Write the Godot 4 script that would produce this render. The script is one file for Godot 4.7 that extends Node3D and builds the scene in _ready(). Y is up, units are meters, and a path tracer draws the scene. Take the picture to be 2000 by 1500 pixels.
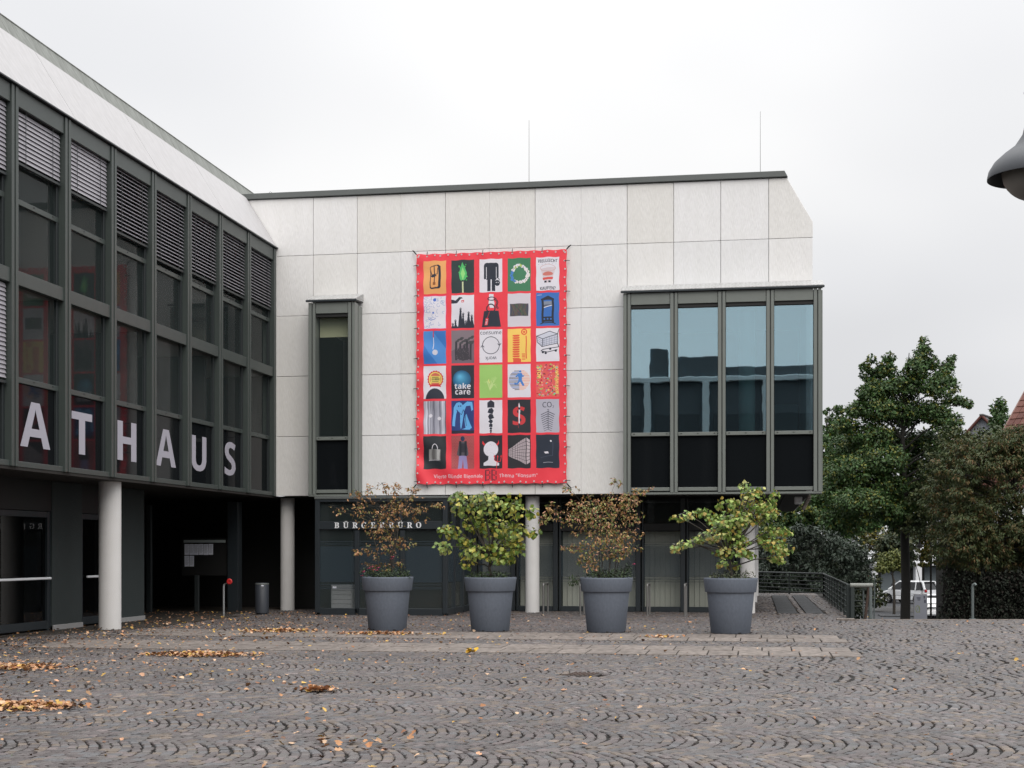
extends Node3D
# Town hall square under an overcast autumn sky. x runs along the panelled facade (its face is z = 0), the glazed wing's face is x = 0, ground is y = 0.

const EYE := Vector3(12.65, 1.62, 37.0)
var rng := RandomNumberGenerator.new()
var taken := {}
var M := {}
var T := {}


class MB:
	# Collects triangles; faces are given counter-clockwise as seen from outside.
	var v := PackedVector3Array()
	var n := PackedVector3Array()
	var uv := PackedVector2Array()
	var col := PackedColorArray()
	var tint := Color.WHITE
	var tinted := false

	func tri(a: Vector3, b: Vector3, c: Vector3, na: Vector3, nb: Vector3, nc: Vector3) -> void:
		v.append(a); v.append(c); v.append(b)
		n.append(na); n.append(nc); n.append(nb)
		if tinted:
			col.append(tint); col.append(tint); col.append(tint)

	func face(p: Array, out: Vector3) -> void:
		var k: Vector3 = (p[1] - p[0]).cross(p[2] - p[0]).normalized()
		if k.dot(out) < 0.0:
			p = p.duplicate()
			p.reverse()
			k = -k
		for i in range(1, p.size() - 1):
			tri(p[0], p[i], p[i + 1], k, k, k)

	func box(c: Vector3, s: Vector3, bev := 0.0, basis := Basis()) -> void:
		var h := s / 2.0
		var b: float = minf(bev, minf(h.x, minf(h.y, h.z)) * 0.8)
		for k in 3:
			var i := (k + 1) % 3
			var j := (k + 2) % 3
			for sk in [-1.0, 1.0]:
				var p := []
				for q in [[-1, -1], [1, -1], [1, 1], [-1, 1]]:
					var w := Vector3()
					w[k] = sk * h[k]
					w[i] = q[0] * (h[i] - b)
					w[j] = q[1] * (h[j] - b)
					p.append(c + basis * w)
				var o := Vector3()
				o[k] = sk
				face(p, basis * o)
			if b <= 0.0:
				continue
			for si in [-1.0, 1.0]:
				for sj in [-1.0, 1.0]:
					var p := []
					for q in [[0, -1], [0, 1], [1, 1], [1, -1]]:
						var w := Vector3()
						w[k] = q[1] * (h[k] - b)
						w[i] = si * (h[i] - (b if q[0] else 0.0))
						w[j] = sj * (h[j] - (0.0 if q[0] else b))
						p.append(c + basis * w)
					var o := Vector3()
					o[i] = si
					o[j] = sj
					face(p, basis * o)
		if b > 0.0:
			for sx in [-1.0, 1.0]:
				for sy in [-1.0, 1.0]:
					for sz in [-1.0, 1.0]:
						var s3 := Vector3(sx, sy, sz)
						var p := []
						for k in 3:
							var w := s3 * (h - Vector3(b, b, b))
							w[k] = s3[k] * h[k]
							p.append(c + basis * w)
						face(p, basis * s3)

	func tube(pts: Array, radii: Array, sides := 8, cap := true) -> void:
		var up := Vector3.UP
		var rings := []
		var norms := []
		for i in pts.size():
			var d: Vector3 = (pts[mini(i + 1, pts.size() - 1)] - pts[maxi(i - 1, 0)]).normalized()
			if absf(d.dot(up)) > 0.95:
				up = Vector3.RIGHT if absf(d.x) < 0.9 else Vector3.BACK
			var a := d.cross(up).normalized()
			var b := a.cross(d).normalized()
			up = b
			var ring := []
			var nn := []
			for k in sides:
				var t := TAU * k / sides
				var w := a * cos(t) + b * sin(t)
				ring.append(pts[i] + w * radii[i])
				nn.append(w)
			rings.append(ring)
			norms.append(nn)
		for i in pts.size() - 1:
			for k in sides:
				var l := (k + 1) % sides
				quad_s(rings[i][k], rings[i][l], rings[i + 1][l], rings[i + 1][k], norms[i][k], norms[i][l], norms[i + 1][l], norms[i + 1][k])
		if cap:
			face(rings[0], pts[0] - pts[1])
			face(rings[-1], pts[-1] - pts[-2])

	func quad_s(a: Vector3, b: Vector3, c: Vector3, d: Vector3, na: Vector3, nb: Vector3, nc: Vector3, nd: Vector3) -> void:
		if (b - a).cross(c - a).dot(na + nc) < 0.0:
			tri(a, c, b, na, nc, nb)
			tri(a, d, c, na, nd, nc)
		else:
			tri(a, b, c, na, nb, nc)
			tri(a, c, d, na, nc, nd)

	func lathe(prof: Array, segs: int, o := Vector3.ZERO, basis := Basis()) -> void:
		for i in prof.size() - 1:
			var p: Vector2 = prof[i]
			var q: Vector2 = prof[i + 1]
			var e := (q - p).normalized()
			var nr := Vector2(e.y, -e.x)
			var n0 := nr
			var n1 := nr
			if i > 0:
				var f: Vector2 = (prof[i] - prof[i - 1]).normalized()
				if f.dot(e) > 0.72:
					n0 = (nr + Vector2(f.y, -f.x)).normalized()
			if i < prof.size() - 2:
				var f: Vector2 = (prof[i + 2] - prof[i + 1]).normalized()
				if f.dot(e) > 0.72:
					n1 = (nr + Vector2(f.y, -f.x)).normalized()
			for k in segs:
				var t := TAU * k / segs
				var u := TAU * (k + 1) / segs
				var dt := Vector3(cos(t), 0, sin(t))
				var du := Vector3(cos(u), 0, sin(u))
				quad_s(o + basis * (dt * p.x + Vector3.UP * p.y), o + basis * (du * p.x + Vector3.UP * p.y), o + basis * (du * q.x + Vector3.UP * q.y), o + basis * (dt * q.x + Vector3.UP * q.y), basis * (dt * n0.x + Vector3.UP * n0.y), basis * (du * n0.x + Vector3.UP * n0.y), basis * (du * n1.x + Vector3.UP * n1.y), basis * (dt * n1.x + Vector3.UP * n1.y))

	func prism(poly: PackedVector2Array, z0: float, z1: float, x := Transform3D(), bev := 0.0) -> void:
		# the polygon lies in xy and is pushed along z; bev shrinks both end faces
		var inner := poly
		if bev > 0.0:
			var o := Geometry2D.offset_polygon(poly, -bev)
			if o.size() == 1 and o[0].size() == poly.size():
				var best := 0
				for s in poly.size():
					if o[0][s].distance_squared_to(poly[0]) < o[0][best].distance_squared_to(poly[0]):
						best = s
				inner = PackedVector2Array()
				for s in poly.size():
					inner.append(o[0][(best + s) % poly.size()])
			else:
				bev = 0.0
		var ids := Geometry2D.triangulate_polygon(inner)
		for z in [z0, z1]:
			var out := x.basis * Vector3(0, 0, signf(z - (z0 + z1) / 2.0))
			for i in range(0, ids.size(), 3):
				face([x * Vector3(inner[ids[i]].x, inner[ids[i]].y, z), x * Vector3(inner[ids[i + 1]].x, inner[ids[i + 1]].y, z), x * Vector3(inner[ids[i + 2]].x, inner[ids[i + 2]].y, z)], out)
		var sgn := -1.0 if Geometry2D.is_polygon_clockwise(poly) else 1.0
		var zz := signf(z1 - z0) * bev
		for i in poly.size():
			var a := poly[i]
			var b := poly[(i + 1) % poly.size()]
			var e := (b - a).normalized() * sgn
			var out := x.basis * Vector3(e.y, -e.x, 0)
			face([x * Vector3(a.x, a.y, z0 + zz), x * Vector3(b.x, b.y, z0 + zz), x * Vector3(b.x, b.y, z1 - zz), x * Vector3(a.x, a.y, z1 - zz)], out)
			if bev > 0.0:
				var c := inner[i]
				var d := inner[(i + 1) % poly.size()]
				face([x * Vector3(a.x, a.y, z0 + zz), x * Vector3(b.x, b.y, z0 + zz), x * Vector3(d.x, d.y, z0), x * Vector3(c.x, c.y, z0)], out)
				face([x * Vector3(a.x, a.y, z1 - zz), x * Vector3(b.x, b.y, z1 - zz), x * Vector3(d.x, d.y, z1), x * Vector3(c.x, c.y, z1)], out)

	func mesh() -> ArrayMesh:
		var a := []
		a.resize(Mesh.ARRAY_MAX)
		a[Mesh.ARRAY_VERTEX] = v
		a[Mesh.ARRAY_NORMAL] = n
		if uv.size() == v.size() and v.size():
			a[Mesh.ARRAY_TEX_UV] = uv
		if tinted:
			a[Mesh.ARRAY_COLOR] = col
		var m := ArrayMesh.new()
		m.add_surface_from_arrays(Mesh.PRIMITIVE_TRIANGLES, a)
		return m


class Pad:
	# Draws one printed panel of the banner: 100 units wide, 144 tall, y downwards.
	var im: Image
	var o := Vector2()
	var k := 1.0
	var w := 100.0
	var h := 144.0

	func rect(c: Color, x: float, y: float, rw: float, rh: float) -> void:
		var a := Vector2(clampf(x, 0, w), clampf(y, 0, h))
		var b := Vector2(clampf(x + rw, 0, w), clampf(y + rh, 0, h))
		var p := Vector2i((o + a * k).round())
		var q := Vector2i((o + b * k).round())
		if q.x > p.x and q.y > p.y:
			im.fill_rect(Rect2i(p, q - p), c)

	func span(c: Color, x0: float, x1: float, row: int) -> void:
		var a := maxi(roundi(x0), roundi(o.x))
		var b := mini(roundi(x1), roundi(o.x + w * k))
		if b > a:
			im.fill_rect(Rect2i(a, row, b - a, 1), c)

	func poly(c: Color, l: Array) -> void:
		var p := PackedVector2Array()
		for i in range(0, l.size(), 2):
			p.append(o + Vector2(l[i], l[i + 1]) * k)
		fill(c, p)

	func fill(c: Color, p: PackedVector2Array) -> void:
		var y0 := 1e9
		var y1 := -1e9
		for q in p:
			y0 = minf(y0, q.y)
			y1 = maxf(y1, q.y)
		for row in range(maxi(floori(y0), roundi(o.y)), mini(ceili(y1) + 1, roundi(o.y + h * k))):
			var y := row + 0.5
			var xs := []
			for i in p.size():
				var a := p[i]
				var b := p[(i + 1) % p.size()]
				if (a.y <= y) != (b.y <= y):
					xs.append(a.x + (b.x - a.x) * (y - a.y) / (b.y - a.y))
			xs.sort()
			for i in range(0, xs.size() - 1, 2):
				span(c, xs[i], xs[i + 1], row)

	func disc(c: Color, x: float, y: float, rx: float, ry := -1.0) -> void:
		var p := PackedVector2Array()
		for i in 28:
			p.append(o + Vector2(x + rx * cos(TAU * i / 28.0), y + (ry if ry > 0.0 else rx) * sin(TAU * i / 28.0)) * k)
		fill(c, p)

	func line(c: Color, lw: float, l: Array) -> void:
		for i in range(0, l.size() - 2, 2):
			var a := Vector2(l[i], l[i + 1])
			var b := Vector2(l[i + 2], l[i + 3])
			var s := (b - a).normalized().orthogonal() * lw / 2.0
			var e := (b - a).normalized() * lw * 0.3
			fill(c, PackedVector2Array([o + (a - e + s) * k, o + (b + e + s) * k, o + (b + e - s) * k, o + (a - e - s) * k]))

	func ring(c: Color, lw: float, x: float, y: float, rx: float, ry := -1.0, from := 0.0, to := TAU) -> void:
		var l := []
		for i in 29:
			var t := from + (to - from) * i / 28.0
			l.append(x + rx * cos(t))
			l.append(y + (ry if ry > 0.0 else rx) * sin(t))
		line(c, lw, l)

	func text(c: Color, s: String, x: float, y: float, size: float, font: Font, turn := 0.0, wide := 1.0) -> void:
		# centred on (x, y); size is the height of the type
		var t := TextMesh.new()
		t.text = s
		t.font = font
		t.font_size = 64
		t.pixel_size = 1.0 / 64.0
		t.depth = 0.0
		var a := t.get_mesh_arrays()
		if a.is_empty():
			return
		var vs: PackedVector3Array = a[Mesh.ARRAY_VERTEX]
		var ids = a[Mesh.ARRAY_INDEX]
		var lo := Vector3(1e9, 1e9, 0)
		var hi := Vector3(-1e9, -1e9, 0)
		for q in vs:
			lo = Vector3(minf(lo.x, q.x), minf(lo.y, q.y), 0)
			hi = Vector3(maxf(hi.x, q.x), maxf(hi.y, q.y), 0)
		var mid := (lo + hi) / 2.0
		var cnt: int = vs.size() if ids == null or ids.is_empty() else ids.size()
		for i in range(0, cnt, 3):
			var p := PackedVector2Array()
			for j in 3:
				var q: Vector3 = vs[i + j] if ids == null or ids.is_empty() else vs[ids[i + j]]
				p.append(o + (Vector2(x, y) + Vector2((q.x - mid.x) * wide, -(q.y - mid.y)).rotated(turn) * size) * k)
			fill(c, p)


func lin(r: float, g: float, b: float) -> Color:
	return Color(r, g, b).linear_to_srgb()


func grey(x: float) -> Color:
	return lin(x, x, x)


func pick(seed_value: int) -> RandomNumberGenerator:
	var r := RandomNumberGenerator.new()
	r.seed = seed_value
	return r


func numbered(parent: Node, called: String) -> String:
	var key := "%d/%s" % [parent.get_instance_id(), called]
	var n: int = taken.get(key, 0)
	taken[key] = n + 1
	return called if n == 0 else "%s_%03d" % [called, n]


func tag(o: Node, label: String, category: String, group := "") -> Node:
	o.set_meta("label", label)
	o.set_meta("category", category)
	if group:
		o.set_meta("group", group)
	return o


func thing(called: String, label: String, category: String, at := Vector3.ZERO, turn := 0.0, group := "") -> Node3D:
	var o := Node3D.new()
	o.name = numbered(self, called)
	add_child(o, true)
	o.position = at
	o.rotation.y = turn
	tag(o, label, category, group)
	return o


func put(parent: Node, called: String, mesh: Mesh, mat: Material, at := Vector3.ZERO) -> MeshInstance3D:
	var o := MeshInstance3D.new()
	o.name = numbered(parent, called)
	o.mesh = mesh
	o.material_override = mat
	parent.add_child(o, true)
	o.position = at
	return o


func part(parent: Node, called: String, mb: MB, mat: Material) -> MeshInstance3D:
	return put(parent, called, mb.mesh(), mat)


func boxpart(parent: Node, called: String, c: Vector3, s: Vector3, mat: Material, bev := 0.0, basis := Basis()) -> MeshInstance3D:
	var mb := MB.new()
	if mat == M.pane or mat == M.pane_dark:
		# a pane is one sheet
		var k := s.min_axis_index()
		var p := []
		for q in [[-0.5, -0.5], [0.5, -0.5], [0.5, 0.5], [-0.5, 0.5]]:
			var w := Vector3()
			w[(k + 1) % 3] = q[0] * s[(k + 1) % 3]
			w[(k + 2) % 3] = q[1] * s[(k + 2) % 3]
			p.append(w)
		var out := Vector3()
		out[k] = 1.0
		mb.face(p, out)
	else:
		mb.box(Vector3.ZERO, s, bev, basis)
	return put(parent, called, mb.mesh(), mat, c)


func structure(called: String, mb: MB, mat: Material) -> MeshInstance3D:
	var o := part(self, called, mb, mat)
	o.set_meta("kind", "structure")
	return o


func many(parent: Node, called: String, mesh: Mesh, mat: Material, xf: Array, colors: Array) -> MultiMeshInstance3D:
	var mm := MultiMesh.new()
	mm.transform_format = MultiMesh.TRANSFORM_3D
	mm.use_colors = true
	mm.mesh = mesh
	mm.instance_count = xf.size()
	for i in xf.size():
		mm.set_instance_transform(i, xf[i])
		mm.set_instance_color(i, colors[i])
	var o := MultiMeshInstance3D.new()
	o.name = numbered(parent, called)
	o.multimesh = mm
	o.material_override = mat
	parent.add_child(o, true)
	o.set_meta("kind", "stuff")
	return o


func noise_tex(sd: int, freq: float, low: Color, high: Color, octaves := 4, size := 512, as_normal := false, strength := 4.0, kind := FastNoiseLite.TYPE_SIMPLEX_SMOOTH) -> NoiseTexture2D:
	var f := FastNoiseLite.new()
	f.seed = sd
	f.frequency = freq
	f.noise_type = kind
	f.fractal_octaves = octaves
	var t := NoiseTexture2D.new()
	t.width = size
	t.height = size
	t.seamless = true
	t.noise = f
	if as_normal:
		t.as_normal_map = true
		t.bump_strength = strength
	else:
		var g := Gradient.new()
		g.set_color(0, low)
		g.set_color(1, high)
		t.color_ramp = g
	return t


func mat(key: String, albedo: Color, rough := 0.7, metal := 0.0, tex = null, scale := Vector3.ONE, bump = null, bump_scale := 0.5) -> StandardMaterial3D:
	var m := StandardMaterial3D.new()
	m.resource_name = key
	m.albedo_color = albedo
	m.roughness = rough
	m.metallic = metal
	if tex != null:
		m.albedo_texture = tex
	if bump != null:
		m.normal_enabled = true
		m.normal_texture = bump
		m.normal_scale = bump_scale
	if tex != null or bump != null:
		m.uv1_triplanar = true
		m.uv1_world_triplanar = true
		m.uv1_scale = scale
	M[key] = m
	return m


func materials() -> void:
	T.soft = noise_tex(3, 0.006, Color(0.965, 0.965, 0.96), Color(1, 1, 1))
	T.rain = noise_tex(23, 0.015, Color(0.975, 0.975, 0.97), Color(1, 1, 1), 5)
	T.streak = noise_tex(13, 0.02, Color(0.88, 0.88, 0.875), Color(1, 1, 1), 5)
	T.stain = noise_tex(9, 0.012, Color(0.62, 0.62, 0.6), Color(1, 1, 1), 5)
	T.fine = noise_tex(5, 0.08, Color(0.8, 0.8, 0.8), Color(1, 1, 1), 3)
	T.bump = noise_tex(6, 0.12, Color.BLACK, Color.WHITE, 3, 512, true, 3.0)
	T.wave = noise_tex(7, 0.004, Color.BLACK, Color.WHITE, 2, 512, true, 1.5)
	mat("concrete", grey(0.66), 0.85, 0.0, T.soft, Vector3(0.35, 0.22, 0.35), T.bump, 0.25)
	mat("roof_white", lin(0.53, 0.52, 0.53), 0.6, 0.0, T.streak, Vector3(0.7, 0.12, 0.7))
	mat("roof_grey", lin(0.27, 0.285, 0.265), 0.6, 0.0, T.stain, Vector3(1.0, 0.25, 1.0))
	mat("joint", grey(0.09), 0.95)
	mat("frame", lin(0.172, 0.188, 0.175), 0.42, 0.0, T.soft, Vector3(0.7, 0.4, 0.7))
	mat("wing_frame", lin(0.054, 0.067, 0.063), 0.42, 0.0, T.soft, Vector3(0.7, 0.4, 0.7))
	mat("frame_dark", lin(0.024, 0.03, 0.032), 0.45)
	mat("gap", grey(0.012), 0.6)
	mat("flashing", lin(0.6, 0.6, 0.61), 0.4, 0.0, T.stain, Vector3(2, 2, 2))
	mat("coping", lin(0.11, 0.12, 0.118), 0.5, 0.0, T.soft, Vector3(0.7, 0.4, 0.7))
	mat("dark_blue", lin(0.02, 0.026, 0.031), 0.4)
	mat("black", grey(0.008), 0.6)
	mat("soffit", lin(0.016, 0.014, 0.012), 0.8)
	mat("inside", lin(0.16, 0.16, 0.15), 0.9)
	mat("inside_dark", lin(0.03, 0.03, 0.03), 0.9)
	mat("inside_white", lin(0.72, 0.75, 0.72), 0.8)
	mat("inside_green", lin(0.66, 0.86, 0.78), 0.5)
	mat("slat", lin(0.36, 0.345, 0.38), 0.4, 0.0)
	mat("letter", lin(0.4, 0.39, 0.45), 0.6)
	mat("letter_bright", lin(0.8, 0.81, 0.83), 0.5)
	mat("spandrel", lin(0.008, 0.0095, 0.011), 0.04)
	M.spandrel.metallic_specular = 0.2
	mat("column", lin(0.66, 0.65, 0.645), 0.85, 0.0, T.soft, Vector3(0.6, 0.6, 0.6), T.bump, 0.3)
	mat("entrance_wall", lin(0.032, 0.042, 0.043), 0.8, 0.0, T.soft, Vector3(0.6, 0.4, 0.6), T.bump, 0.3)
	mat("skirting", lin(0.3, 0.3, 0.3), 0.8)
	mat("steel", lin(0.42, 0.43, 0.44), 0.35, 0.6)
	mat("steel_dull", lin(0.17, 0.165, 0.16), 0.45, 0.4)
	mat("white_bar", lin(0.75, 0.77, 0.8), 0.35)
	mat("paper", lin(0.82, 0.84, 0.93), 0.8)
	mat("pot", lin(0.145, 0.168, 0.212), 0.72, 0.0, T.streak, Vector3(2.0, 0.9, 2.0), T.bump, 0.35)
	mat("soil", lin(0.025, 0.019, 0.013), 0.95)
	mat("bark", lin(0.05, 0.042, 0.034), 0.9, 0.0, T.stain, Vector3(3, 1, 3))
	mat("bark_light", lin(0.075, 0.065, 0.055), 0.9, 0.0, T.stain, Vector3(6, 3, 6))
	mat("bark_dark", lin(0.013, 0.012, 0.01), 0.9)
	mat("joint_soil", lin(0.012, 0.0105, 0.008), 0.95, 0.0, T.stain, Vector3(0.8, 0.8, 0.8))
	mat("slab", lin(0.235, 0.2, 0.183), 0.85, 0.0, T.stain, Vector3(0.7, 0.7, 0.7), T.bump, 0.4)
	mat("slab_pale", lin(0.27, 0.23, 0.21), 0.85, 0.0, T.stain, Vector3(0.9, 0.9, 0.9), T.bump, 0.4)
	mat("slab_dark", lin(0.055, 0.058, 0.065), 0.8, 0.0, T.stain, Vector3(0.7, 0.7, 0.7), T.bump, 0.4)
	mat("asphalt", lin(0.05, 0.052, 0.06), 0.85, 0.0, T.stain, Vector3(0.15, 0.15, 0.15), T.bump, 0.5)
	mat("asphalt_pale", lin(0.1, 0.098, 0.1), 0.85, 0.0, T.stain, Vector3(0.2, 0.2, 0.2), T.bump, 0.5)
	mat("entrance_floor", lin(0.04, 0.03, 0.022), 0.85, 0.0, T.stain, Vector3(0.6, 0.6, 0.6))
	mat("iron", lin(0.05, 0.04, 0.036), 0.6, 0.2, T.fine, Vector3(3, 3, 3))
	mat("rail", lin(0.02, 0.028, 0.027), 0.55)
	mat("rail_worn", lin(0.3, 0.31, 0.29), 0.6, 0.0, T.stain, Vector3(6, 6, 6))
	mat("galvanised", lin(0.2, 0.235, 0.24), 0.5, 0.3, T.stain, Vector3(6, 6, 6))
	mat("rust", lin(0.05, 0.03, 0.022), 0.8)
	mat("bin", lin(0.035, 0.04, 0.05), 0.5)
	mat("red", lin(0.5, 0.02, 0.02), 0.5)
	mat("render_white", lin(0.72, 0.73, 0.75), 0.85, 0.0, T.soft, Vector3(0.3, 0.3, 0.3))
	mat("plinth", lin(0.3, 0.24, 0.2), 0.9, 0.0, T.stain, Vector3(1, 1, 1))
	mat("tile_red", lin(0.14, 0.045, 0.034), 0.8, 0.0, T.stain, Vector3(3, 3, 3))
	mat("tile_red_pale", lin(0.19, 0.068, 0.05), 0.8, 0.0, T.stain, Vector3(3, 3, 3))
	mat("tile_grey", lin(0.14, 0.135, 0.14), 0.8, 0.0, T.stain, Vector3(2, 2, 2))
	mat("verge", lin(0.2, 0.11, 0.09), 0.6)
	mat("paint", lin(0.78, 0.79, 0.8), 0.25)
	M.paint.clearcoat_enabled = true
	M.paint.clearcoat = 0.8
	M.paint.clearcoat_roughness = 0.05
	mat("car_glass", lin(0.008, 0.01, 0.012), 0.03)
	mat("car_glass_pale", lin(0.12, 0.14, 0.15), 0.03)
	mat("tyre", grey(0.015), 0.8)
	mat("rim", lin(0.5, 0.5, 0.52), 0.35, 0.7)
	mat("lamp_metal", lin(0.045, 0.05, 0.06), 0.45, 0.0, T.fine, Vector3(8, 8, 8))
	mat("lamp_bowl", lin(0.3, 0.275, 0.25), 0.5, 0.0, T.soft, Vector3(3, 3, 3))
	for k in [["leaf", 0.6], ["leaf_thick", 0.85]]:
		var m := mat(k[0], Color.WHITE, k[1])
		m.vertex_color_use_as_albedo = true
		m.backlight_enabled = true
		m.backlight = Color(0.6, 0.6, 0.6) if k[0] == "leaf" else Color(0.25, 0.25, 0.25)
	var dead := mat("dead_leaf", Color.WHITE, 0.75)
	dead.vertex_color_use_as_albedo = true
	var st := mat("stone", Color(0.95, 0.94, 0.935), 0.5, 0.0, T.fine, Vector3(3.5, 3.5, 3.5), T.bump, 0.6)
	st.vertex_color_use_as_albedo = true
	var gl := mat("pane", Color(0.8, 0.9, 0.9, 0.03), 0.0)
	gl.transparency = BaseMaterial3D.TRANSPARENCY_ALPHA
	gl.metallic_specular = 0.27
	var gd := mat("pane_dark", Color(0.03, 0.035, 0.04, 0.7), 0.0)
	gd.transparency = BaseMaterial3D.TRANSPARENCY_ALPHA
	gd.metallic_specular = 0.3
	var bg := mat("pane_solar", Color(0.76, 0.885, 0.93, 0.0), 0.0, 0.34)
	bg.refraction_enabled = true
	bg.refraction_scale = 0.09
	bg.normal_enabled = true
	bg.normal_texture = T.wave
	bg.normal_scale = 0.03
	bg.uv1_triplanar = true
	bg.uv1_world_triplanar = true
	bg.uv1_scale = Vector3(0.6, 0.6, 0.6)
	var fr := mat("frosted", Color(0.22, 0.285, 0.33, 0.26), 0.6)
	fr.transparency = BaseMaterial3D.TRANSPARENCY_ALPHA
	mat("curtain", lin(0.3, 0.31, 0.27), 0.9)
	M.curtain.backlight_enabled = true
	M.curtain.backlight = Color(0.3, 0.3, 0.3)
	mat("cabinet", lin(0.16, 0.17, 0.175), 0.5)
	mat("far_dark", lin(0.04, 0.045, 0.05), 0.6)
	mat("far_white", lin(0.42, 0.43, 0.43), 0.8)
	mat("cord", grey(0.03), 0.8)
	mat("eyelet", lin(0.7, 0.7, 0.72), 0.4)


func _ready() -> void:
	# --- camera, sky, sun, exposure
	var cam := Camera3D.new()
	cam.name = "camera"
	add_child(cam)
	cam.position = EYE
	cam.rotation.y = deg_to_rad(9.6)
	cam.set_frustum(1500.0 / 2816.0 * 0.1, Vector2(0, 325.0 / 2816.0 * 0.1), 0.1, 900.0)
	cam.current = true
	var env := Environment.new()
	env.background_mode = Environment.BG_SKY
	env.sky = Sky.new()
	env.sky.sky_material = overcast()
	env.tonemap_mode = Environment.TONE_MAPPER_LINEAR
	env.tonemap_exposure = 1.0
	env.sdfgi_enabled = true
	env.ssao_enabled = true
	env.ssil_enabled = true
	var we := WorldEnvironment.new()
	we.name = "environment"
	we.environment = env
	add_child(we)
	var sun := DirectionalLight3D.new()
	sun.name = "sun"
	sun.light_color = Color(1.0, 0.97, 0.93)
	sun.light_energy = 0.42
	sun.light_angular_distance = 40.0
	sun.shadow_enabled = true
	add_child(sun)
	sun.look_at_from_position(Vector3(7, 14, 14), Vector3.ZERO)
	materials()
	# --- the setting and the large structure
	ground()
	panel_wing()
	glazed_wing()
	service_pavilion()
	houses()
	# --- objects
	banner()
	planters()
	street_furniture()
	trees()
	lower_street()
	lamps()
	fallen_leaves()


func overcast() -> PanoramaSkyMaterial:
	var f := FastNoiseLite.new()
	f.seed = 51
	f.frequency = 0.55
	f.fractal_octaves = 4
	f.fractal_gain = 0.42
	var w := 768
	var h := 384
	var im := Image.create_empty(w, h, false, Image.FORMAT_RGBF)
	for j in h:
		var t := (j + 0.5) / h * PI
		for i in w:
			var p := (i + 0.5) / w * TAU
			var d := Vector3(sin(p) * sin(t), cos(t), -cos(p) * sin(t))
			if d.y < 0.0:
				im.set_pixel(i, j, Color(0.16, 0.155, 0.15))
				continue
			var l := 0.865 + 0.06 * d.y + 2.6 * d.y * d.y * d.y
			var q := d / (d.y + 0.35)
			var c := f.get_noise_3d(q.x * 1.6 + 3.0, d.y * 2.0, q.z * 1.6)
			l *= 1.0 + 0.25 * c
			var blue := clampf(0.5 - c * 1.4, 0.0, 1.0)
			im.set_pixel(i, j, Color(l * (1.0 - 0.025 * blue), l * (1.0 - 0.016 * blue), l * (1.0 + 0.012 * blue)))
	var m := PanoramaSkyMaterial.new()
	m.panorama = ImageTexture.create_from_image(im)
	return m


func seen(p: Vector3, margin := 150.0) -> bool:
	# whether that spot of ground can show in or just beside the picture
	var a := deg_to_rad(9.6)
	var d := p - EYE
	var depth := d.x * -sin(a) - d.z * cos(a)
	if depth < 8.0:
		return false
	var s := 2816.0 / depth
	var u := 1000.0 + s * (d.x * cos(a) - d.z * sin(a))
	return u > -margin and u < 2000.0 + margin and depth > 9.4


func stone_mesh(sd: int) -> ArrayMesh:
	# unit cobble: 1 x 1 in plan, its top at y = 0
	var r := pick(sd)
	var mb := MB.new()
	var rings := [[], [], []]
	for q in [[-1, -1], [1, -1], [1, 1], [-1, 1]]:
		var j := Vector3(r.randf_range(-0.05, 0.05), 0, r.randf_range(-0.05, 0.05))
		rings[0].append(Vector3(q[0] * 0.5, -0.045, q[1] * 0.5) + j)
		rings[1].append(Vector3(q[0] * 0.5, -0.009, q[1] * 0.5) + j)
		rings[2].append(Vector3(q[0] * 0.36, r.randf_range(-0.0015, 0.0015), q[1] * 0.36) + j)
	for k in 2:
		for i in 4:
			var l := (i + 1) % 4
			mb.face([rings[k][i], rings[k][l], rings[k + 1][l], rings[k + 1][i]], (rings[k][i] + rings[k][l]) * Vector3(1, 0, 1) + Vector3(0, 0.3 * k, 0))
	mb.face(rings[2], Vector3.UP)
	return mb.mesh()


func stone_color(r: RandomNumberGenerator) -> Color:
	var c: Color = [Color(0.104, 0.092, 0.089), Color(0.107, 0.089, 0.088), Color(0.094, 0.093, 0.098), Color(0.14, 0.112, 0.09), Color(0.096, 0.083, 0.083), Color(0.108, 0.099, 0.096)][r.randi() % 6]
	return c * (0.74 + 0.62 * r.randf() * r.randf() + 0.42 * r.randf()) * (1.35 if r.randf() < 0.08 else 1.0)


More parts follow.
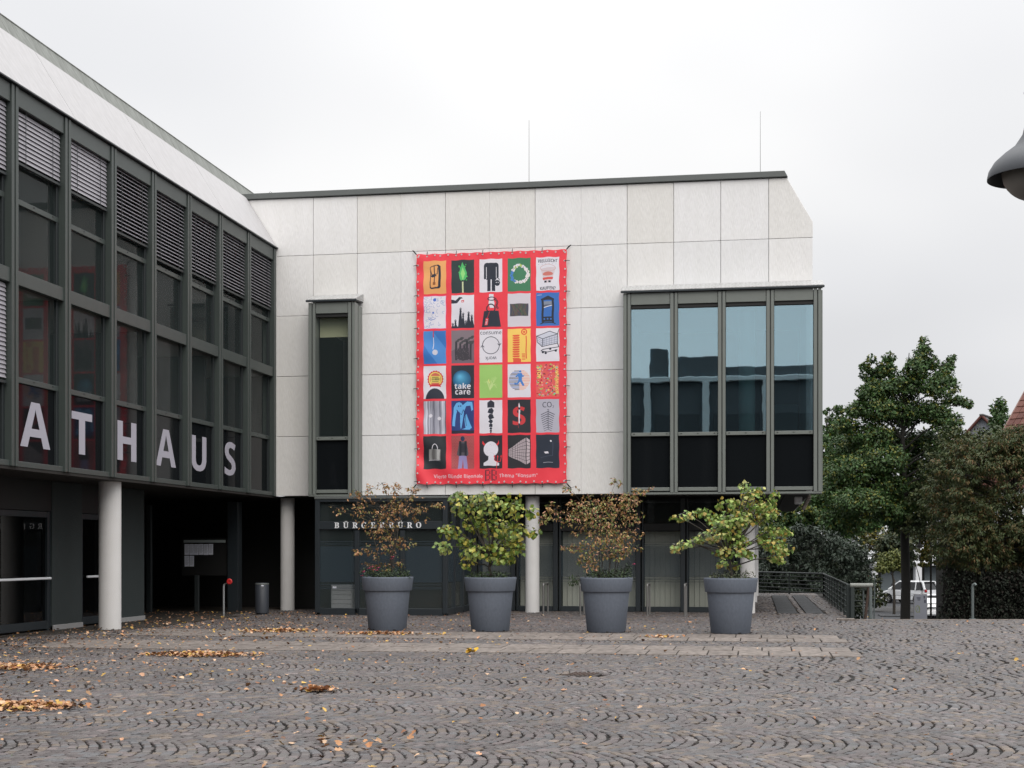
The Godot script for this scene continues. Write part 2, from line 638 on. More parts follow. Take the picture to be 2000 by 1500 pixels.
func ground() -> void:
	var mb := MB.new()
	mb.box(Vector3(0, -3.45, -60), Vector3(900, 2.0, 900))
	structure("lower_street", mb, M.asphalt)
	# the square: a raised terrace that ends at a low kerb towards the lower street
	mb = MB.new()
	var outline := PackedVector2Array([Vector2(-70, 90), Vector2(130, 90), Vector2(130, -17), Vector2(18.85, 1.68), Vector2(14.95, 2.3), Vector2(15.15, -19.2), Vector2(12.6, -19.6), Vector2(12.6, -24), Vector2(-70, -24)])
	var flat := Transform3D(Basis(Vector3.RIGHT, Vector3.BACK, Vector3.UP), Vector3.ZERO)
	mb.prism(outline, -0.027, -2.44, flat)
	var plaza := structure("plaza_ground", mb, M.joint_soil)
	# flagstone bands
	var r := pick(11)
	for band in [[8.95, 0.4], [12.45, 0.4]]:
		for row in 2:
			var z0: float = band[0] + row * 1.05
			var x: float = band[1] + row * 0.1
			while x + 0.46 < 14.5:
				var s := boxpart(plaza, "paving_slab", Vector3(x + 0.2375, -0.02 + r.randf_range(-0.002, 0.003), z0 + 0.5), Vector3(0.455, 0.05, 0.985), M.slab if r.randf() < 0.6 else M.slab_pale, 0.006)
				s.rotation = Vector3(r.randf_range(-0.004, 0.004), r.randf_range(-0.006, 0.006), r.randf_range(-0.006, 0.006))
				x += 0.475
	# two lanes of dark flags on the path along the building
	for lane in [[13.2, 0.52], [13.92, 0.46]]:
		var z := -0.8
		while z > -15.5:
			boxpart(plaza, "path_flag", Vector3(lane[0] + lane[1] / 2.0, -0.02 + r.randf_range(-0.002, 0.002), z - 0.4), Vector3(lane[1] - 0.012, 0.05, 0.785), M.slab_dark, 0.006)
			z -= 0.8
	# cobbles laid in bands of segmental arcs
	var shapes := []
	for k in 6:
		shapes.append(stone_mesh(40 + k))
	var xf := []
	var cols := []
	var near := []
	var band := 0
	var zc := 27.9
	var patch := FastNoiseLite.new()
	patch.seed = 4
	patch.frequency = 0.35
	for k in 6:
		xf.append([])
		cols.append([])
	while zc > -19.0:
		var half := 0.83
		var rise0 := 0.31 + r.randf_range(-0.03, 0.03)
		var x0 := -5.5 + r.randf() * 0.1
		while x0 < 22.0:
			var mess := clampf((x0 - 10.2) / 2.5, 0.0, 1.0) * clampf((20.5 - zc) / 3.0, 0.0, 1.0)
			var rise := rise0 * (1.0 - 0.65 * mess)
			for j in 14:
				var t := -half + (j + 0.5) * half * 2.0 / 14.0 + r.randf_range(-0.006, 0.006)
				var wob := patch.get_noise_2d(x0 * 3.0, zc + t) * 0.05
				var p := Vector3(x0 + rise * (1.0 - t * t / half / half) + wob * (1.0 + 2.5 * mess) + r.randf_range(-0.008, 0.008) * (1.0 + 1.5 * mess), 0, zc + t)
				if not seen(p, 260.0 if p.z > 16.0 else 160.0):
					continue
				if blocked(p):
					continue
				var yaw := atan2(-2.0 * rise * t / half / half, 1.0) + r.randf_range(-0.09, 0.09) * (1.0 + 2.5 * mess) + mess * 0.7 * patch.get_noise_2d(x0 * 2.0, zc * 2.0 + t)
				var b := Basis(Vector3.UP, yaw) * Basis(Vector3.RIGHT, r.randf_range(-0.035, 0.035)) * Basis(Vector3.BACK, r.randf_range(-0.045, 0.045))
				b = b.scaled_local(Vector3((0.084 + r.randf_range(-0.009, 0.004)) * cos(yaw), 1.0, 0.1 * sqrt(1.0 + pow(2.0 * rise * t / half / half, 2.0)) * 0.98 + r.randf_range(-0.012, 0.006)))
				p.y = r.randf_range(-0.005, 0.003)
				var c := stone_color(r) * (1.0 + 0.28 * patch.get_noise_2d(p.x * 0.7 + 50.0, p.z * 0.7))
				var k := r.randi() % 6
				near.append([p.z - 0.17 * p.x, k, Transform3D(b, p), c])
			x0 += 0.095
		zc -= half * 2.0 - 0.02
		band += 1
	near.sort_custom(func(a, b): return a[0] > b[0])
	var cm := []
	for k in 12:
		var m := mat("cobble_%d" % k, (stone_color(r) * Color(0.9, 0.885, 0.87)).linear_to_srgb(), 0.5, 0.0, T.fine, Vector3(3.5, 3.5, 3.5), T.bump, 0.6)
		cm.append(m)
	var single := 0
	for i in near.size():
		var e = near[i]
		if single < 300 and seen(e[2].origin, -30.0) and deep(e[2].origin) > 10.75:
			var o := put(plaza, "cobblestone", shapes[e[1]], cm[r.randi() % 12])
			o.transform = e[2]
			single += 1
		else:
			xf[e[1]].append(e[2])
			cols[e[1]].append(e[3])
	for k in 6:
		many(plaza, "cobbles", shapes[k], M.stone, xf[k], cols[k])
	# floor under the glazed wing, edge stones
	mb = MB.new()
	mb.prism(PackedVector2Array([Vector2(-7.8, -2.5), Vector2(-0.5, -2.5), Vector2(-0.5, 2.6), Vector2(0.06, 2.9), Vector2(0.1, 8.4), Vector2(-0.5, 10.6), Vector2(-1.3, 12.2), Vector2(-1.3, 21.0), Vector2(-7.8, 21.0)]), 0.004, -0.04, flat)
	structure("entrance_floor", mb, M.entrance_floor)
	for k in 14:
		var a := Vector3(14.95, 0, 2.3).lerp(Vector3(18.85, 0, 1.68), k / 6.0)
		var b := Vector3(14.95, 0, 2.3).lerp(Vector3(18.85, 0, 1.68), (k + 1) / 6.0)
		var m2 := MB.new()
		m2.box(Vector3.ZERO, Vector3(a.distance_to(b) - 0.01, 0.12, 0.14), 0.008, Basis(Vector3.UP, atan2(-(b.z - a.z), b.x - a.x)))
		put(plaza, "edge_stone", m2.mesh(), M.slab, (a + b) / 2.0 + Vector3(0, -0.052, 0.08))
	boxpart(plaza, "step_stone", Vector3(14.7, 0.012, 2.75), Vector3(0.42, 0.06, 0.3), M.slab_pale, 0.01)
	# pale repaired lane on the lower street
	mb = MB.new()
	mb.box(Vector3(22.5, -2.446, -66.0), Vector3(26.0, 0.01, 9.0))
	structure("road_patch", mb, M.asphalt_pale)
	# tree pit kerb by the thin young tree
	mb = MB.new()
	mb.box(Vector3(21.9, -2.42, -55.0), Vector3(3.4, 0.1, 2.4), 0.02)
	structure("tree_pit_kerb", mb, M.slab_dark)


func deep(p: Vector3) -> float:
	var a := deg_to_rad(9.6)
	var d := p - EYE
	return d.x * -sin(a) - d.z * cos(a)


func blocked(p: Vector3) -> bool:
	for z0 in [8.95, 12.45]:
		for row in 2:
			if p.z > z0 + row * 1.05 - 0.035 and p.z < z0 + row * 1.05 + 1.03 and p.x > 0.36 and p.x < 14.2 + row * 0.1:
				return true
	if p.z > -3.0 and p.z < 21.0 and p.x < (-0.47 if p.z < 2.75 else (0.12 if p.z < 8.4 else maxf(0.12 - (p.z - 8.4) * 0.34, -1.28))):
		return true
	if p.x > 1.75 and p.x < 5.05 and p.z < 1.95:
		return true
	if p.x < 12.3 and p.z < -1.15:
		return true
	if p.z < -0.75 and p.z > -15.7 and (p.x > 13.15 and p.x < 13.77 or p.x > 13.87 and p.x < 14.43):
		return true
	if p.x > 14.85 and p.z < 2.3 + (p.x - 14.95) * -0.159 + 0.2:
		return true
	if p.z < -18.9:
		return true
	return Vector2(p.x - 10.42, p.z - 18.3).length() < 0.3 or Vector2(p.x - 14.7, p.z - 2.75).length() < 0.2


func panel_wing() -> void:
	var t := thing("panelled_hall", "cream concrete panelled building wing with cut roof corner, carrying the red banner", "building")
	var r := pick(17)
	var cols := [-0.02, 1.02, 2.23, 3.42, 4.62, 5.8, 7.0, 8.2, 9.39, 10.58, 11.77, 12.97, 14.06]
	var rows := [3.07, 4.66, 6.27, 7.88, 9.49, 11.02]
	var tones := []
	for k in 5:
		var g := 0.76 + 0.012 * k
		tones.append(mat("concrete_%d" % k, lin(g, g * (0.982 + 0.003 * k), g * (0.955 + 0.012 * k)), 0.85, 0.0, T.rain, Vector3(0.5, 0.06, 0.5), T.bump, 0.12))
	tones.append(mat("concrete_new", lin(0.77, 0.77, 0.78), 0.85, 0.0, T.rain, Vector3(0.5, 0.06, 0.5), T.bump, 0.12))
	var g := 0.011
	for i in 12:
		for j in 5:
			if i == 1 and j < 3 or i >= 8 and j < 3:
				continue
			var a := Vector2(cols[i] + (0.0015 if i in [3, 5, 7] else g / 2), rows[j] + g / 2)
			var b := Vector2(cols[i + 1] - (0.0015 if i + 1 in [3, 5, 7] else g / 2), rows[j + 1] - g / 2)
			if i == 1 and j == 3 or i >= 8 and j == 3:
				a.y = 8.2
			var poly := PackedVector2Array([a, Vector2(b.x, a.y), b, Vector2(a.x, b.y)])
			if i == 0 and j == 4:
				poly = PackedVector2Array([a, Vector2(b.x, a.y), b, Vector2(-0.86, b.y), Vector2(-0.05, 9.66), Vector2(a.x, 9.6)])
			if i == 11 and j == 4:
				poly = PackedVector2Array([a, Vector2(14.06, a.y), Vector2(14.06, 9.88), Vector2(13.42, b.y), Vector2(a.x, b.y)])
			var mb := MB.new()
			mb.prism(poly, 0.0 + r.randf_range(-0.002, 0.002), -0.12, Transform3D(), 0.005)
			part(t, "wall_panel", mb, tones[5] if j == 3 and (i == 9 or i == 10) else tones[r.randi() % 5])
	# backing wall, with the openings left free
	var mb := MB.new()
	for q in [[-0.02, 1.12, 3.09, 11.0], [1.12, 2.3, 8.1, 11.0], [2.3, 9.45, 3.09, 11.0], [9.45, 13.4, 8.1, 11.0], [13.4, 14.04, 8.1, 9.86]]:
		mb.box(Vector3((q[0] + q[1]) / 2, (q[2] + q[3]) / 2, -0.2), Vector3(q[1] - q[0], q[3] - q[2], 0.15))
	part(t, "backing_wall", mb, M.joint)
	# side, rear, floors and roof
	boxpart(t, "end_wall", Vector3(13.98, 6.48, -8.65), Vector3(0.15, 6.8, 16.7), tones[2])
	boxpart(t, "rear_wall", Vector3(6.6, 7.0, -17.05), Vector3(14.6, 7.9, 0.14), tones[1])
	mb = MB.new()
	mb.prism(PackedVector2Array([Vector2(13.42, 11.02), Vector2(14.06, 9.885), Vector2(13.9, 9.885), Vector2(13.28, 11.0)]), -0.13, -17.0)
	part(t, "roof_slope", mb, M.roof_white)
	boxpart(t, "roof", Vector3(6.4, 11.06, -8.5), Vector3(14.0, 0.1, 16.9), M.roof_grey)
	mb = MB.new()
	mb.prism(PackedVector2Array([Vector2(-1.0, 11.035), Vector2(13.44, 11.035), Vector2(13.36, 11.185), Vector2(-1.0, 11.185)]), 0.07, -0.25, Transform3D(), 0.008)
	part(t, "coping", mb, M.coping)
	boxpart(t, "floor_slab", Vector3(6.95, 3.17, -8.6), Vector3(13.9, 0.16, 16.6), M.inside)
	boxpart(t, "ceiling", Vector3(6.95, 8.2, -8.6), Vector3(13.9, 0.16, 16.6), M.inside_white)
	boxpart(t, "room_wall", Vector3(6.95, 5.7, -6.2), Vector3(13.9, 4.8, 0.1), M.inside)
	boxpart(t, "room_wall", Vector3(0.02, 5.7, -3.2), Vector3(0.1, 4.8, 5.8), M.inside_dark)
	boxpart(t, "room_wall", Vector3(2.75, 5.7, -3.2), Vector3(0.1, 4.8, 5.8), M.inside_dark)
	boxpart(t, "room_wall", Vector3(9.2, 5.7, -3.2), Vector3(0.1, 4.8, 5.8), M.inside)
	mb = MB.new()
	mb.lathe([Vector2(0.21, 3.26), Vector2(0.21, 8.1)], 28, Vector3(12.42, 0, -0.95))
	part(t, "inside_column", mb, M.inside_green)
	boxpart(t, "inside_blind", Vector3(11.7, 7.93, -0.5), Vector3(4.4, 0.28, 0.06), M.inside_white)
	boxpart(t, "cupboard", Vector3(13.4, 5.2, -5.8), Vector3(0.9, 1.3, 0.5), M.inside_white, 0.01)
	# soffit of boards
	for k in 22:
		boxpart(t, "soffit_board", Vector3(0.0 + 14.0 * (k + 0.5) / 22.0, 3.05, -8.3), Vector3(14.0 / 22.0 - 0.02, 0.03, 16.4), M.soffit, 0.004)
	boxpart(t, "soffit_lamp", Vector3(13.75, 2.93, -1.6), Vector3(0.2, 0.2, 0.2), M.letter_bright, 0.02)
	for k in 9:
		boxpart(t, "ventilation_brick", Vector3(14.0, 2.99 - 0.02 * k, -0.9 - 0.55 * k), Vector3(0.1, 0.09, 0.3), M.slab_pale, 0.01)
	bay_window(t, "corner_bay", 9.34, 14.27, 0.65, [9.34, 10.52, 11.71, 12.9, 14.05], true)
	bay_window(t, "narrow_bay", 1.1, 2.37, 0.7, [1.1, 2.17], false)
	# ground floor: recessed glazing behind round columns
	for q in [[0.1, -0.62, 0.19], [6.86, -0.45, 0.185], [12.44, -0.78, 0.19], [12.5, -9.0, 0.19], [12.55, -15.4, 0.19]]:
		mb = MB.new()
		mb.lathe([Vector2(q[2], -0.02), Vector2(q[2], 3.04)], 32, Vector3(q[0], 0, q[1]))
		part(t, "column", mb, M.column)
	var xs := [5.15, 6.2, 7.36, 9.57, 10.75, 11.95]
	var z := -1.3
	for k in xs.size():
		boxpart(t, "glazing_post", Vector3(xs[k], 1.5, z), Vector3(0.13, 3.0, 0.16), M.dark_blue, 0.008)
		boxpart(t, "glazing_post", Vector3(xs[k] + 0.12, 1.5, z - 0.02), Vector3(0.05, 3.0, 0.1), M.dark_blue, 0.006)
	for k in xs.size() - 1:
		var a: float = xs[k] + 0.15
		var b: float = xs[k + 1] - 0.07
		var c := (a + b) / 2.0
		boxpart(t, "glazing_sill", Vector3(c, 0.06, z), Vector3(b - a, 0.14, 0.1), M.dark_blue, 0.006)
		boxpart(t, "transom", Vector3(c, 2.24, z), Vector3(b - a, 0.2, 0.12), M.gap, 0.006)
		boxpart(t, "glass_pane", Vector3(c, 1.13, z - 0.02), Vector3(b - a, 2.0, 0.004), M.pane)
		boxpart(t, "glass_pane", Vector3(c, 2.66, z - 0.02), Vector3(b - a, 0.64, 0.004), M.pane)
		for y in [[1.5, 0.5], [1.24, 0.004], [0.86, 0.03], [0.79, 0.015], [1.78, 0.02], [1.84, 0.012]]:
			if y[1] > 0.1:
				boxpart(t, "frosted_film", Vector3(c, 1.33, z + 0.004), Vector3(b - a, 0.84, 0.002), M.frosted)
			elif y[1] > 0.01:
				boxpart(t, "film_line", Vector3(c, y[0], z + 0.008), Vector3(b - a, y[1], 0.002), M.frosted)
		var n := int((b - a) / 0.127)
		for s in n:
			var o := boxpart(t, "curtain_slat", Vector3(a + (s + 0.5) * (b - a) / n, 1.1, z - 0.35), Vector3(0.138, 2.05, 0.004), M.curtain)
			o.rotation.y = 0.22 + 0.1 * sin(s * 1.7)
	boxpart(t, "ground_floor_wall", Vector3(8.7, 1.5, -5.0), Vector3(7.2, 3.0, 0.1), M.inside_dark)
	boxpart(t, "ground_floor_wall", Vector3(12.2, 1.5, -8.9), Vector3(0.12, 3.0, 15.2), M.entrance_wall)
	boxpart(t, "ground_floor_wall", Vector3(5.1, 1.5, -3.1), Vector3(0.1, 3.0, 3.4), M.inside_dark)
	for q in [[6.37, -3.0, 13.7], [12.77, -3.0, 13.62]]:
		mb = MB.new()
		mb.tube([Vector3(q[0], 11.1, q[1]), Vector3(q[0], 11.9, q[1]), Vector3(q[0], q[2], q[1])], [0.012, 0.008, 0.005], 6)
		part(t, "lightning_rod", mb, M.steel_dull)
	mb = MB.new()
	mb.tube([Vector3(-0.6, 11.15, -0.5), Vector3(-0.35, 11.36, -0.5), Vector3(0.0, 11.15, -0.5)], [0.006, 0.006, 0.006], 5)
	part(t, "roof_wire", mb, M.steel_dull)


func bay_window(t: Node3D, called: String, x0: float, x1: float, z: float, posts: Array, wide: bool) -> void:
	# a metal framed box window hung in front of the panels; its own mesh is the rear frame
	var bay := Node3D.new()
	bay.name = numbered(t, called)
	t.add_child(bay, true)
	var pw := 0.2
	for k in posts.size():
		var mb := MB.new()
		var p: float = posts[k]
		mb.box(Vector3(p + 0.05, 5.58, z - 0.16), Vector3(0.085, 5.02, 0.32), 0.006)
		mb.box(Vector3(p + 0.155, 5.58, z - 0.16), Vector3(0.075, 5.02, 0.32), 0.006)
		mb.box(Vector3(p + 0.1, 5.58, z - 0.2), Vector3(0.04, 5.0, 0.22))
		part(bay, "post", mb, M.frame)
	# returns to the wall
	for s in [[x0 + 0.012, 0.0], [x1 - 0.012, 0.0]]:
		boxpart(bay, "side_panel", Vector3(s[0], 5.56, (z - 0.34) / 2.0), Vector3(0.024, 4.98, z - 0.34), M.frame)
	if wide:
		boxpart(bay, "back_panel", Vector3(14.17, 5.6, -0.03), Vector3(0.24, 5.1, 0.04), M.frame)
		boxpart(bay, "corner_post", Vector3(x1 - 0.03, 5.56, z - 0.18), Vector3(0.07, 4.98, 0.3), M.frame, 0.006)
	var mb2 := MB.new()
	mb2.prism(PackedVector2Array([Vector2(0.004, 8.41), Vector2(z + 0.05, 8.175), Vector2(z + 0.05, 8.15), Vector2(0.004, 8.2)]), x0 - 0.03, x1 + 0.03, Transform3D(Basis(Vector3.BACK, Vector3.UP, Vector3.RIGHT), Vector3.ZERO))
	part(bay, "flashing", mb2, M.flashing)
	boxpart(bay, "drip_edge", Vector3((x0 + x1) / 2, 8.135, z + 0.03), Vector3(x1 - x0 + 0.1, 0.05, 0.05), M.dark_blue, 0.005)
	boxpart(bay, "sill", Vector3((x0 + x1) / 2, 3.055, z / 2.0), Vector3(x1 - x0 - 0.02, 0.05, z - 0.02), M.frame)
	for k in posts.size() - 1:
		var a: float = posts[k] + pw
		var b: float = posts[k + 1]
		var c := (a + b) / 2.0
		var w := b - a - 0.004
		boxpart(bay, "head_panel", Vector3(c, 7.96, z - 0.05), Vector3(w, 0.3, 0.06), M.frame, 0.006)
		boxpart(bay, "blind_slot", Vector3(c, 7.77, z - 0.16), Vector3(w, 0.09, 0.2), M.gap)
		boxpart(bay, "transom", Vector3(c, 4.545, z - 0.11), Vector3(w, 0.09, 0.1), M.frame, 0.006)
		for s in [-0.42, 0.0, 0.42]:
			boxpart(bay, "transom_screw", Vector3(c + s * w, 4.555, z - 0.056), Vector3(0.03, 0.02, 0.012), M.gap)
		boxpart(bay, "bottom_rail", Vector3(c, 3.16, z - 0.11), Vector3(w, 0.09, 0.12), M.frame, 0.006)
		boxpart(bay, "pane", Vector3(c, 6.16, z - 0.15), Vector3(w, 3.15, 0.02), M.pane_solar if wide else M.pane)
		boxpart(bay, "spandrel_pane", Vector3(c, 3.85, z - 0.14), Vector3(w, 1.32, 0.02), M.spandrel)
	boxpart(bay, "backing", Vector3((x0 + x1) / 2, 3.85, z - 0.18), Vector3(x1 - x0 - 0.3, 1.38, 0.03), M.gap)
	if not wide:
		boxpart(bay, "inner_blind", Vector3(1.75, 7.55, 0.3), Vector3(0.9, 0.62, 0.02), mat("inner_blind", lin(0.3, 0.32, 0.2), 0.8))


func glazed_wing() -> void:
	var t := thing("glazed_wing", "dark metal and glass town hall wing with white letters across its windows", "building")
	var zk := []
	for k in 10:
		zk.append(0.12 + 1.955 * k)
	var font := SystemFont.new()
	font.font_names = PackedStringArray(["Droid Sans"])
	font.font_weight = 700
	var bottoms := [8.02, 7.98, 7.98, 7.9, 8.06, 8.38, 8.4, 8.1, 8.1]
	var letters := ["", "S", "U", "A", "H", "T", "A", "R", ""]
	var mids := [0.0, 3.0, 5.02, 6.93, 8.93, 10.95, 12.77, 14.8, 0.0]
	boxpart(t, "corner_post", Vector3(-0.16, 6.37, 0.1), Vector3(0.32, 6.6, 0.16), M.wing_frame, 0.006)
	for k in 9:
		var z0: float = zk[k]
		var z1: float = zk[k + 1]
		var bay := Node3D.new()
		bay.name = numbered(t, "window_bay")
		t.add_child(bay, true)
		# upright: two profiles with a dark slot between
		var mb := MB.new()
		mb.box(Vector3(-0.11, 6.38, z1 - 0.07), Vector3(0.22, 6.6, 0.095), 0.006)
		mb.box(Vector3(-0.11, 6.38, z1 + 0.07), Vector3(0.22, 6.6, 0.095), 0.006)
		mb.box(Vector3(-0.15, 6.38, z1), Vector3(0.16, 6.58, 0.06))
		part(bay, "upright", mb, M.wing_frame)
		var a := z0 + 0.12
		var b := z1 - 0.12
		if k == 0:
			a = z0 + 0.065
		var c := (a + b) / 2.0
		var w := b - a - 0.004
		boxpart(bay, "head_panel", Vector3(-0.05, 9.52, c), Vector3(0.05, 0.32, w), M.wing_frame, 0.006)
		boxpart(bay, "blind_box", Vector3(-0.15, 9.5, c), Vector3(0.13, 0.3, w), M.gap)
		boxpart(bay, "middle_band", Vector3(-0.08, 6.375, c), Vector3(0.1, 0.25, w), M.wing_frame, 0.006)
		boxpart(bay, "band_back", Vector3(-0.18, 6.375, c), Vector3(0.08, 0.2, w), M.gap)
		boxpart(bay, "bottom_rail", Vector3(-0.12, 3.13, c), Vector3(0.16, 0.1, w), M.wing_frame, 0.006)
		# reveal panel beside each upright
		boxpart(bay, "reveal", Vector3(-0.16, 6.38, a + 0.045), Vector3(0.06, 6.5, 0.085), M.frame_dark, 0.005)
		boxpart(bay, "reveal", Vector3(-0.16, 6.38, b - 0.03), Vector3(0.06, 6.5, 0.055), M.frame_dark, 0.005)
		for y in [7.75, 4.62]:
			boxpart(bay, "transom", Vector3(-0.16, y, c), Vector3(0.07, 0.1, w), M.wing_frame, 0.006)
			for s in [-0.36, 0.05, 0.42]:
				boxpart(bay, "transom_screw", Vector3(-0.124, y + 0.015, c + s * w), Vector3(0.012, 0.02, 0.03), M.gap)
		boxpart(bay, "pane", Vector3(-0.175, 8.55, c), Vector3(0.004, 1.6, w), M.pane)
		boxpart(bay, "pane", Vector3(-0.175, 7.1, c), Vector3(0.004, 1.2, w), M.pane)
		boxpart(bay, "pane", Vector3(-0.175, 5.46, c), Vector3(0.004, 1.58, w), M.pane)
		boxpart(bay, "spandrel_pane", Vector3(-0.182, 3.87, c), Vector3(0.012, 1.4, w), M.spandrel)
		if letters[k]:
			var tm := TextMesh.new()
			tm.text = letters[k]
			tm.font = font
			tm.font_size = 100
			tm.pixel_size = 0.0112
			tm.depth = 0.004
			var o := put(bay, "letter", tm, M.letter)
			var size := tm.get_aabb()
			o.rotation.y = PI / 2
			o.scale = Vector3(1.5, 1.0, 1.0)
			o.position = Vector3(-0.172, 3.47 - size.position.y, mids[k] + size.get_center().x * 1.5)
		# outside blinds of slats
		var spans := [[9.36, bottoms[k]]]
		if k >= 7:
			spans.append([6.24, 4.52])
		for sp in spans:
			mb = MB.new()
			mb.box(Vector3(-0.1, sp[1], c), Vector3(0.06, 0.05, w - 0.06), 0.006)
			for s in [-0.3, 0.28]:
				mb.box(Vector3(-0.07, (sp[0] + sp[1]) / 2.0, c + s * w), Vector3(0.006, sp[0] - sp[1], 0.012))
			var blind := part(bay, "venetian_blind", mb, M.frame_dark)
			var n := int((sp[0] - sp[1] - 0.04) / 0.078)
			for s in n:
				var o := boxpart(bay, "slat", Vector3(-0.105, sp[1] + 0.07 + (s + 0.5) * 0.078, c), Vector3(0.08, 0.006, w - 0.05), M.slat)
				o.rotation.z = -1.05 if k >= 5 else -0.72
				if k >= 5:
					o.rotation.z = -1.22 + 0.03 * sin(s * 2.1)
			blind.position.y = 0.0
	# roof: pale sloping sheets, then a grey upper band
	var slope := Vector2(-0.86, 1.36)
	for k in 5:
		var za: float = -0.12 + 3.9 * k
		var zb := za + 3.885
		var mb := MB.new()
		mb.prism(PackedVector2Array([Vector2(0.03, 9.72), Vector2(0.03 + slope.x, 9.72 + slope.y), Vector2(slope.x - 0.07, 9.67 + slope.y), Vector2(-0.08, 9.68)]), za + (0.14 if k == 0 else 0.0), zb)
		part(t, "roof_sheet", mb, M.roof_white)
		mb = MB.new()
		mb.prism(PackedVector2Array([Vector2(-0.9, 11.06), Vector2(-1.22, 11.6), Vector2(-1.32, 11.58), Vector2(-1.0, 11.04)]), za - 3.2, zb - 3.2 + (6.0 if k == 4 else 0.0))
		part(t, "upper_roof_sheet", mb, M.roof_grey)
	var eave := MB.new()
	eave.box(Vector3(0.0, 9.705, 8.8), Vector3(0.1, 0.035, 17.6), 0.006)
	part(t, "eave_trim", eave, M.dark_blue)
	var ridge := MB.new()
	ridge.box(Vector3(-1.27, 11.61, 8.0), Vector3(0.12, 0.03, 22.0), 0.006)
	part(t, "ridge_trim", ridge, M.roof_grey)
	boxpart(t, "roof", Vector3(-5.2, 11.5, 8.0), Vector3(7.8, 0.1, 22.0), M.roof_grey)
	# floors, soffit and rooms behind the glass
	for y in [9.72, 6.38]:
		boxpart(t, "floor_slab", Vector3(-4.65, y, 8.9), Vector3(8.8, 0.18, 17.9), M.inside)
	boxpart(t, "floor_slab", Vector3(-4.4, 3.17, 8.9), Vector3(8.0, 0.16, 17.9), M.inside)
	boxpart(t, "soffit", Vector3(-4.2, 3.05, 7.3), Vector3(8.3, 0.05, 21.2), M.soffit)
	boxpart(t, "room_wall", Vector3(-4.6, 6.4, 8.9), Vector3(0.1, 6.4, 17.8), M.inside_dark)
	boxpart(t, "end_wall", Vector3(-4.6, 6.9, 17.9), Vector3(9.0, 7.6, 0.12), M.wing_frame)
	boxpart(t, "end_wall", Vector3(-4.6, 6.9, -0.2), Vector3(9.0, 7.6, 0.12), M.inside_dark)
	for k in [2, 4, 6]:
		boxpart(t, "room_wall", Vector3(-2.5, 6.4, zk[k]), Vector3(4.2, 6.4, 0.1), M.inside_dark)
	# open ground floor: walls, doors and the round column
	var mb3 := MB.new()
	mb3.lathe([Vector2(0.225, -0.02), Vector2(0.225, 3.04)], 36, Vector3(-0.42, 0, 9.2))
	part(t, "column", mb3, M.column)
	for q in [[9.75, 8.45], [6.62, 5.3]]:
		var zc: float = (q[0] + q[1]) / 2.0
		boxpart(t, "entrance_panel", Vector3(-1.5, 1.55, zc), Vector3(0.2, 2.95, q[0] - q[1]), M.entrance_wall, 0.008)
		boxpart(t, "skirting", Vector3(-1.39, 0.05, zc), Vector3(0.03, 0.11, q[0] - q[1]), M.skirting, 0.005)
	boxpart(t, "entrance_lintel", Vector3(-1.52, 2.72, 11.3), Vector3(0.2, 0.62, 12.0), M.black)
	for q in [[8.45, 6.62], [13.0, 9.75]]:
		var zc: float = (q[0] + q[1]) / 2.0
		var w: float = q[0] - q[1]
		var door := Node3D.new()
		door.name = numbered(t, "door")
		t.add_child(door, true)
		for s in [-0.5, 0.5]:
			boxpart(door, "door_frame", Vector3(-1.5, 1.2, zc + s * (w - 0.12)), Vector3(0.12, 2.4, 0.12), M.dark_blue, 0.006)
		boxpart(door, "door_rail", Vector3(-1.5, 2.34, zc), Vector3(0.1, 0.12, w - 0.24), M.dark_blue, 0.006)
		boxpart(door, "door_rail", Vector3(-1.5, 0.12, zc), Vector3(0.1, 0.16, w - 0.24), M.dark_blue, 0.006)
		boxpart(door, "door_pane", Vector3(-1.5, 1.24, zc), Vector3(0.006, 2.1, w - 0.24), M.pane_dark)
		boxpart(door, "push_bar", Vector3(-1.36, 1.06, zc), Vector3(0.05, 0.05, w - 0.3), M.white_bar, 0.012)
	boxpart(t, "entrance_back_and_added_wall", Vector3(-4.2, 1.5, 9.0), Vector3(0.1, 3.1, 24.0), M.black)
	boxpart(t, "entrance_back_and_added_wall", Vector3(-2.0, 1.5, -2.6), Vector3(7.4, 3.1, 0.1), M.black)
	boxpart(t, "entrance_back_and_added_wall", Vector3(-2.8, 1.5, 13.4), Vector3(2.6, 3.1, 0.1), M.black)  # added cross wall that shuts out light from the far end
	boxpart(t, "entrance_back_and_added_wall", Vector3(-2.8, 1.5, 7.4), Vector3(2.4, 3.1, 0.1), M.black)  # added wall behind the doors, keeps the space there dark
	boxpart(t, "entrance_pillar", Vector3(-0.95, 1.45, 0.6), Vector3(0.3, 2.9, 0.3), M.dark_blue, 0.01)
	boxpart(t, "entrance_post", Vector3(-2.9, 1.4, 1.6), Vector3(0.14, 2.8, 0.1), M.frame_dark, 0.01)
	boxpart(t, "entrance_post", Vector3(-1.72, 0.5, 1.3), Vector3(0.12, 0.95, 0.08), M.frame_dark, 0.01)
	# notice board with sheets of paper
	var nb := thing("notice_board", "dark notice board hung with overlapping white sheets under a grey header strip", "notice board", Vector3(-1.75, 0, 0.7))
	boxpart(nb, "board", Vector3(0, 1.45, -0.05), Vector3(1.3, 1.0, 0.05), M.black, 0.006)
	boxpart(nb, "header_strip", Vector3(0, 1.86, 0.0), Vector3(1.16, 0.07, 0.03), mat("header", lin(0.3, 0.34, 0.33), 0.6), 0.005)
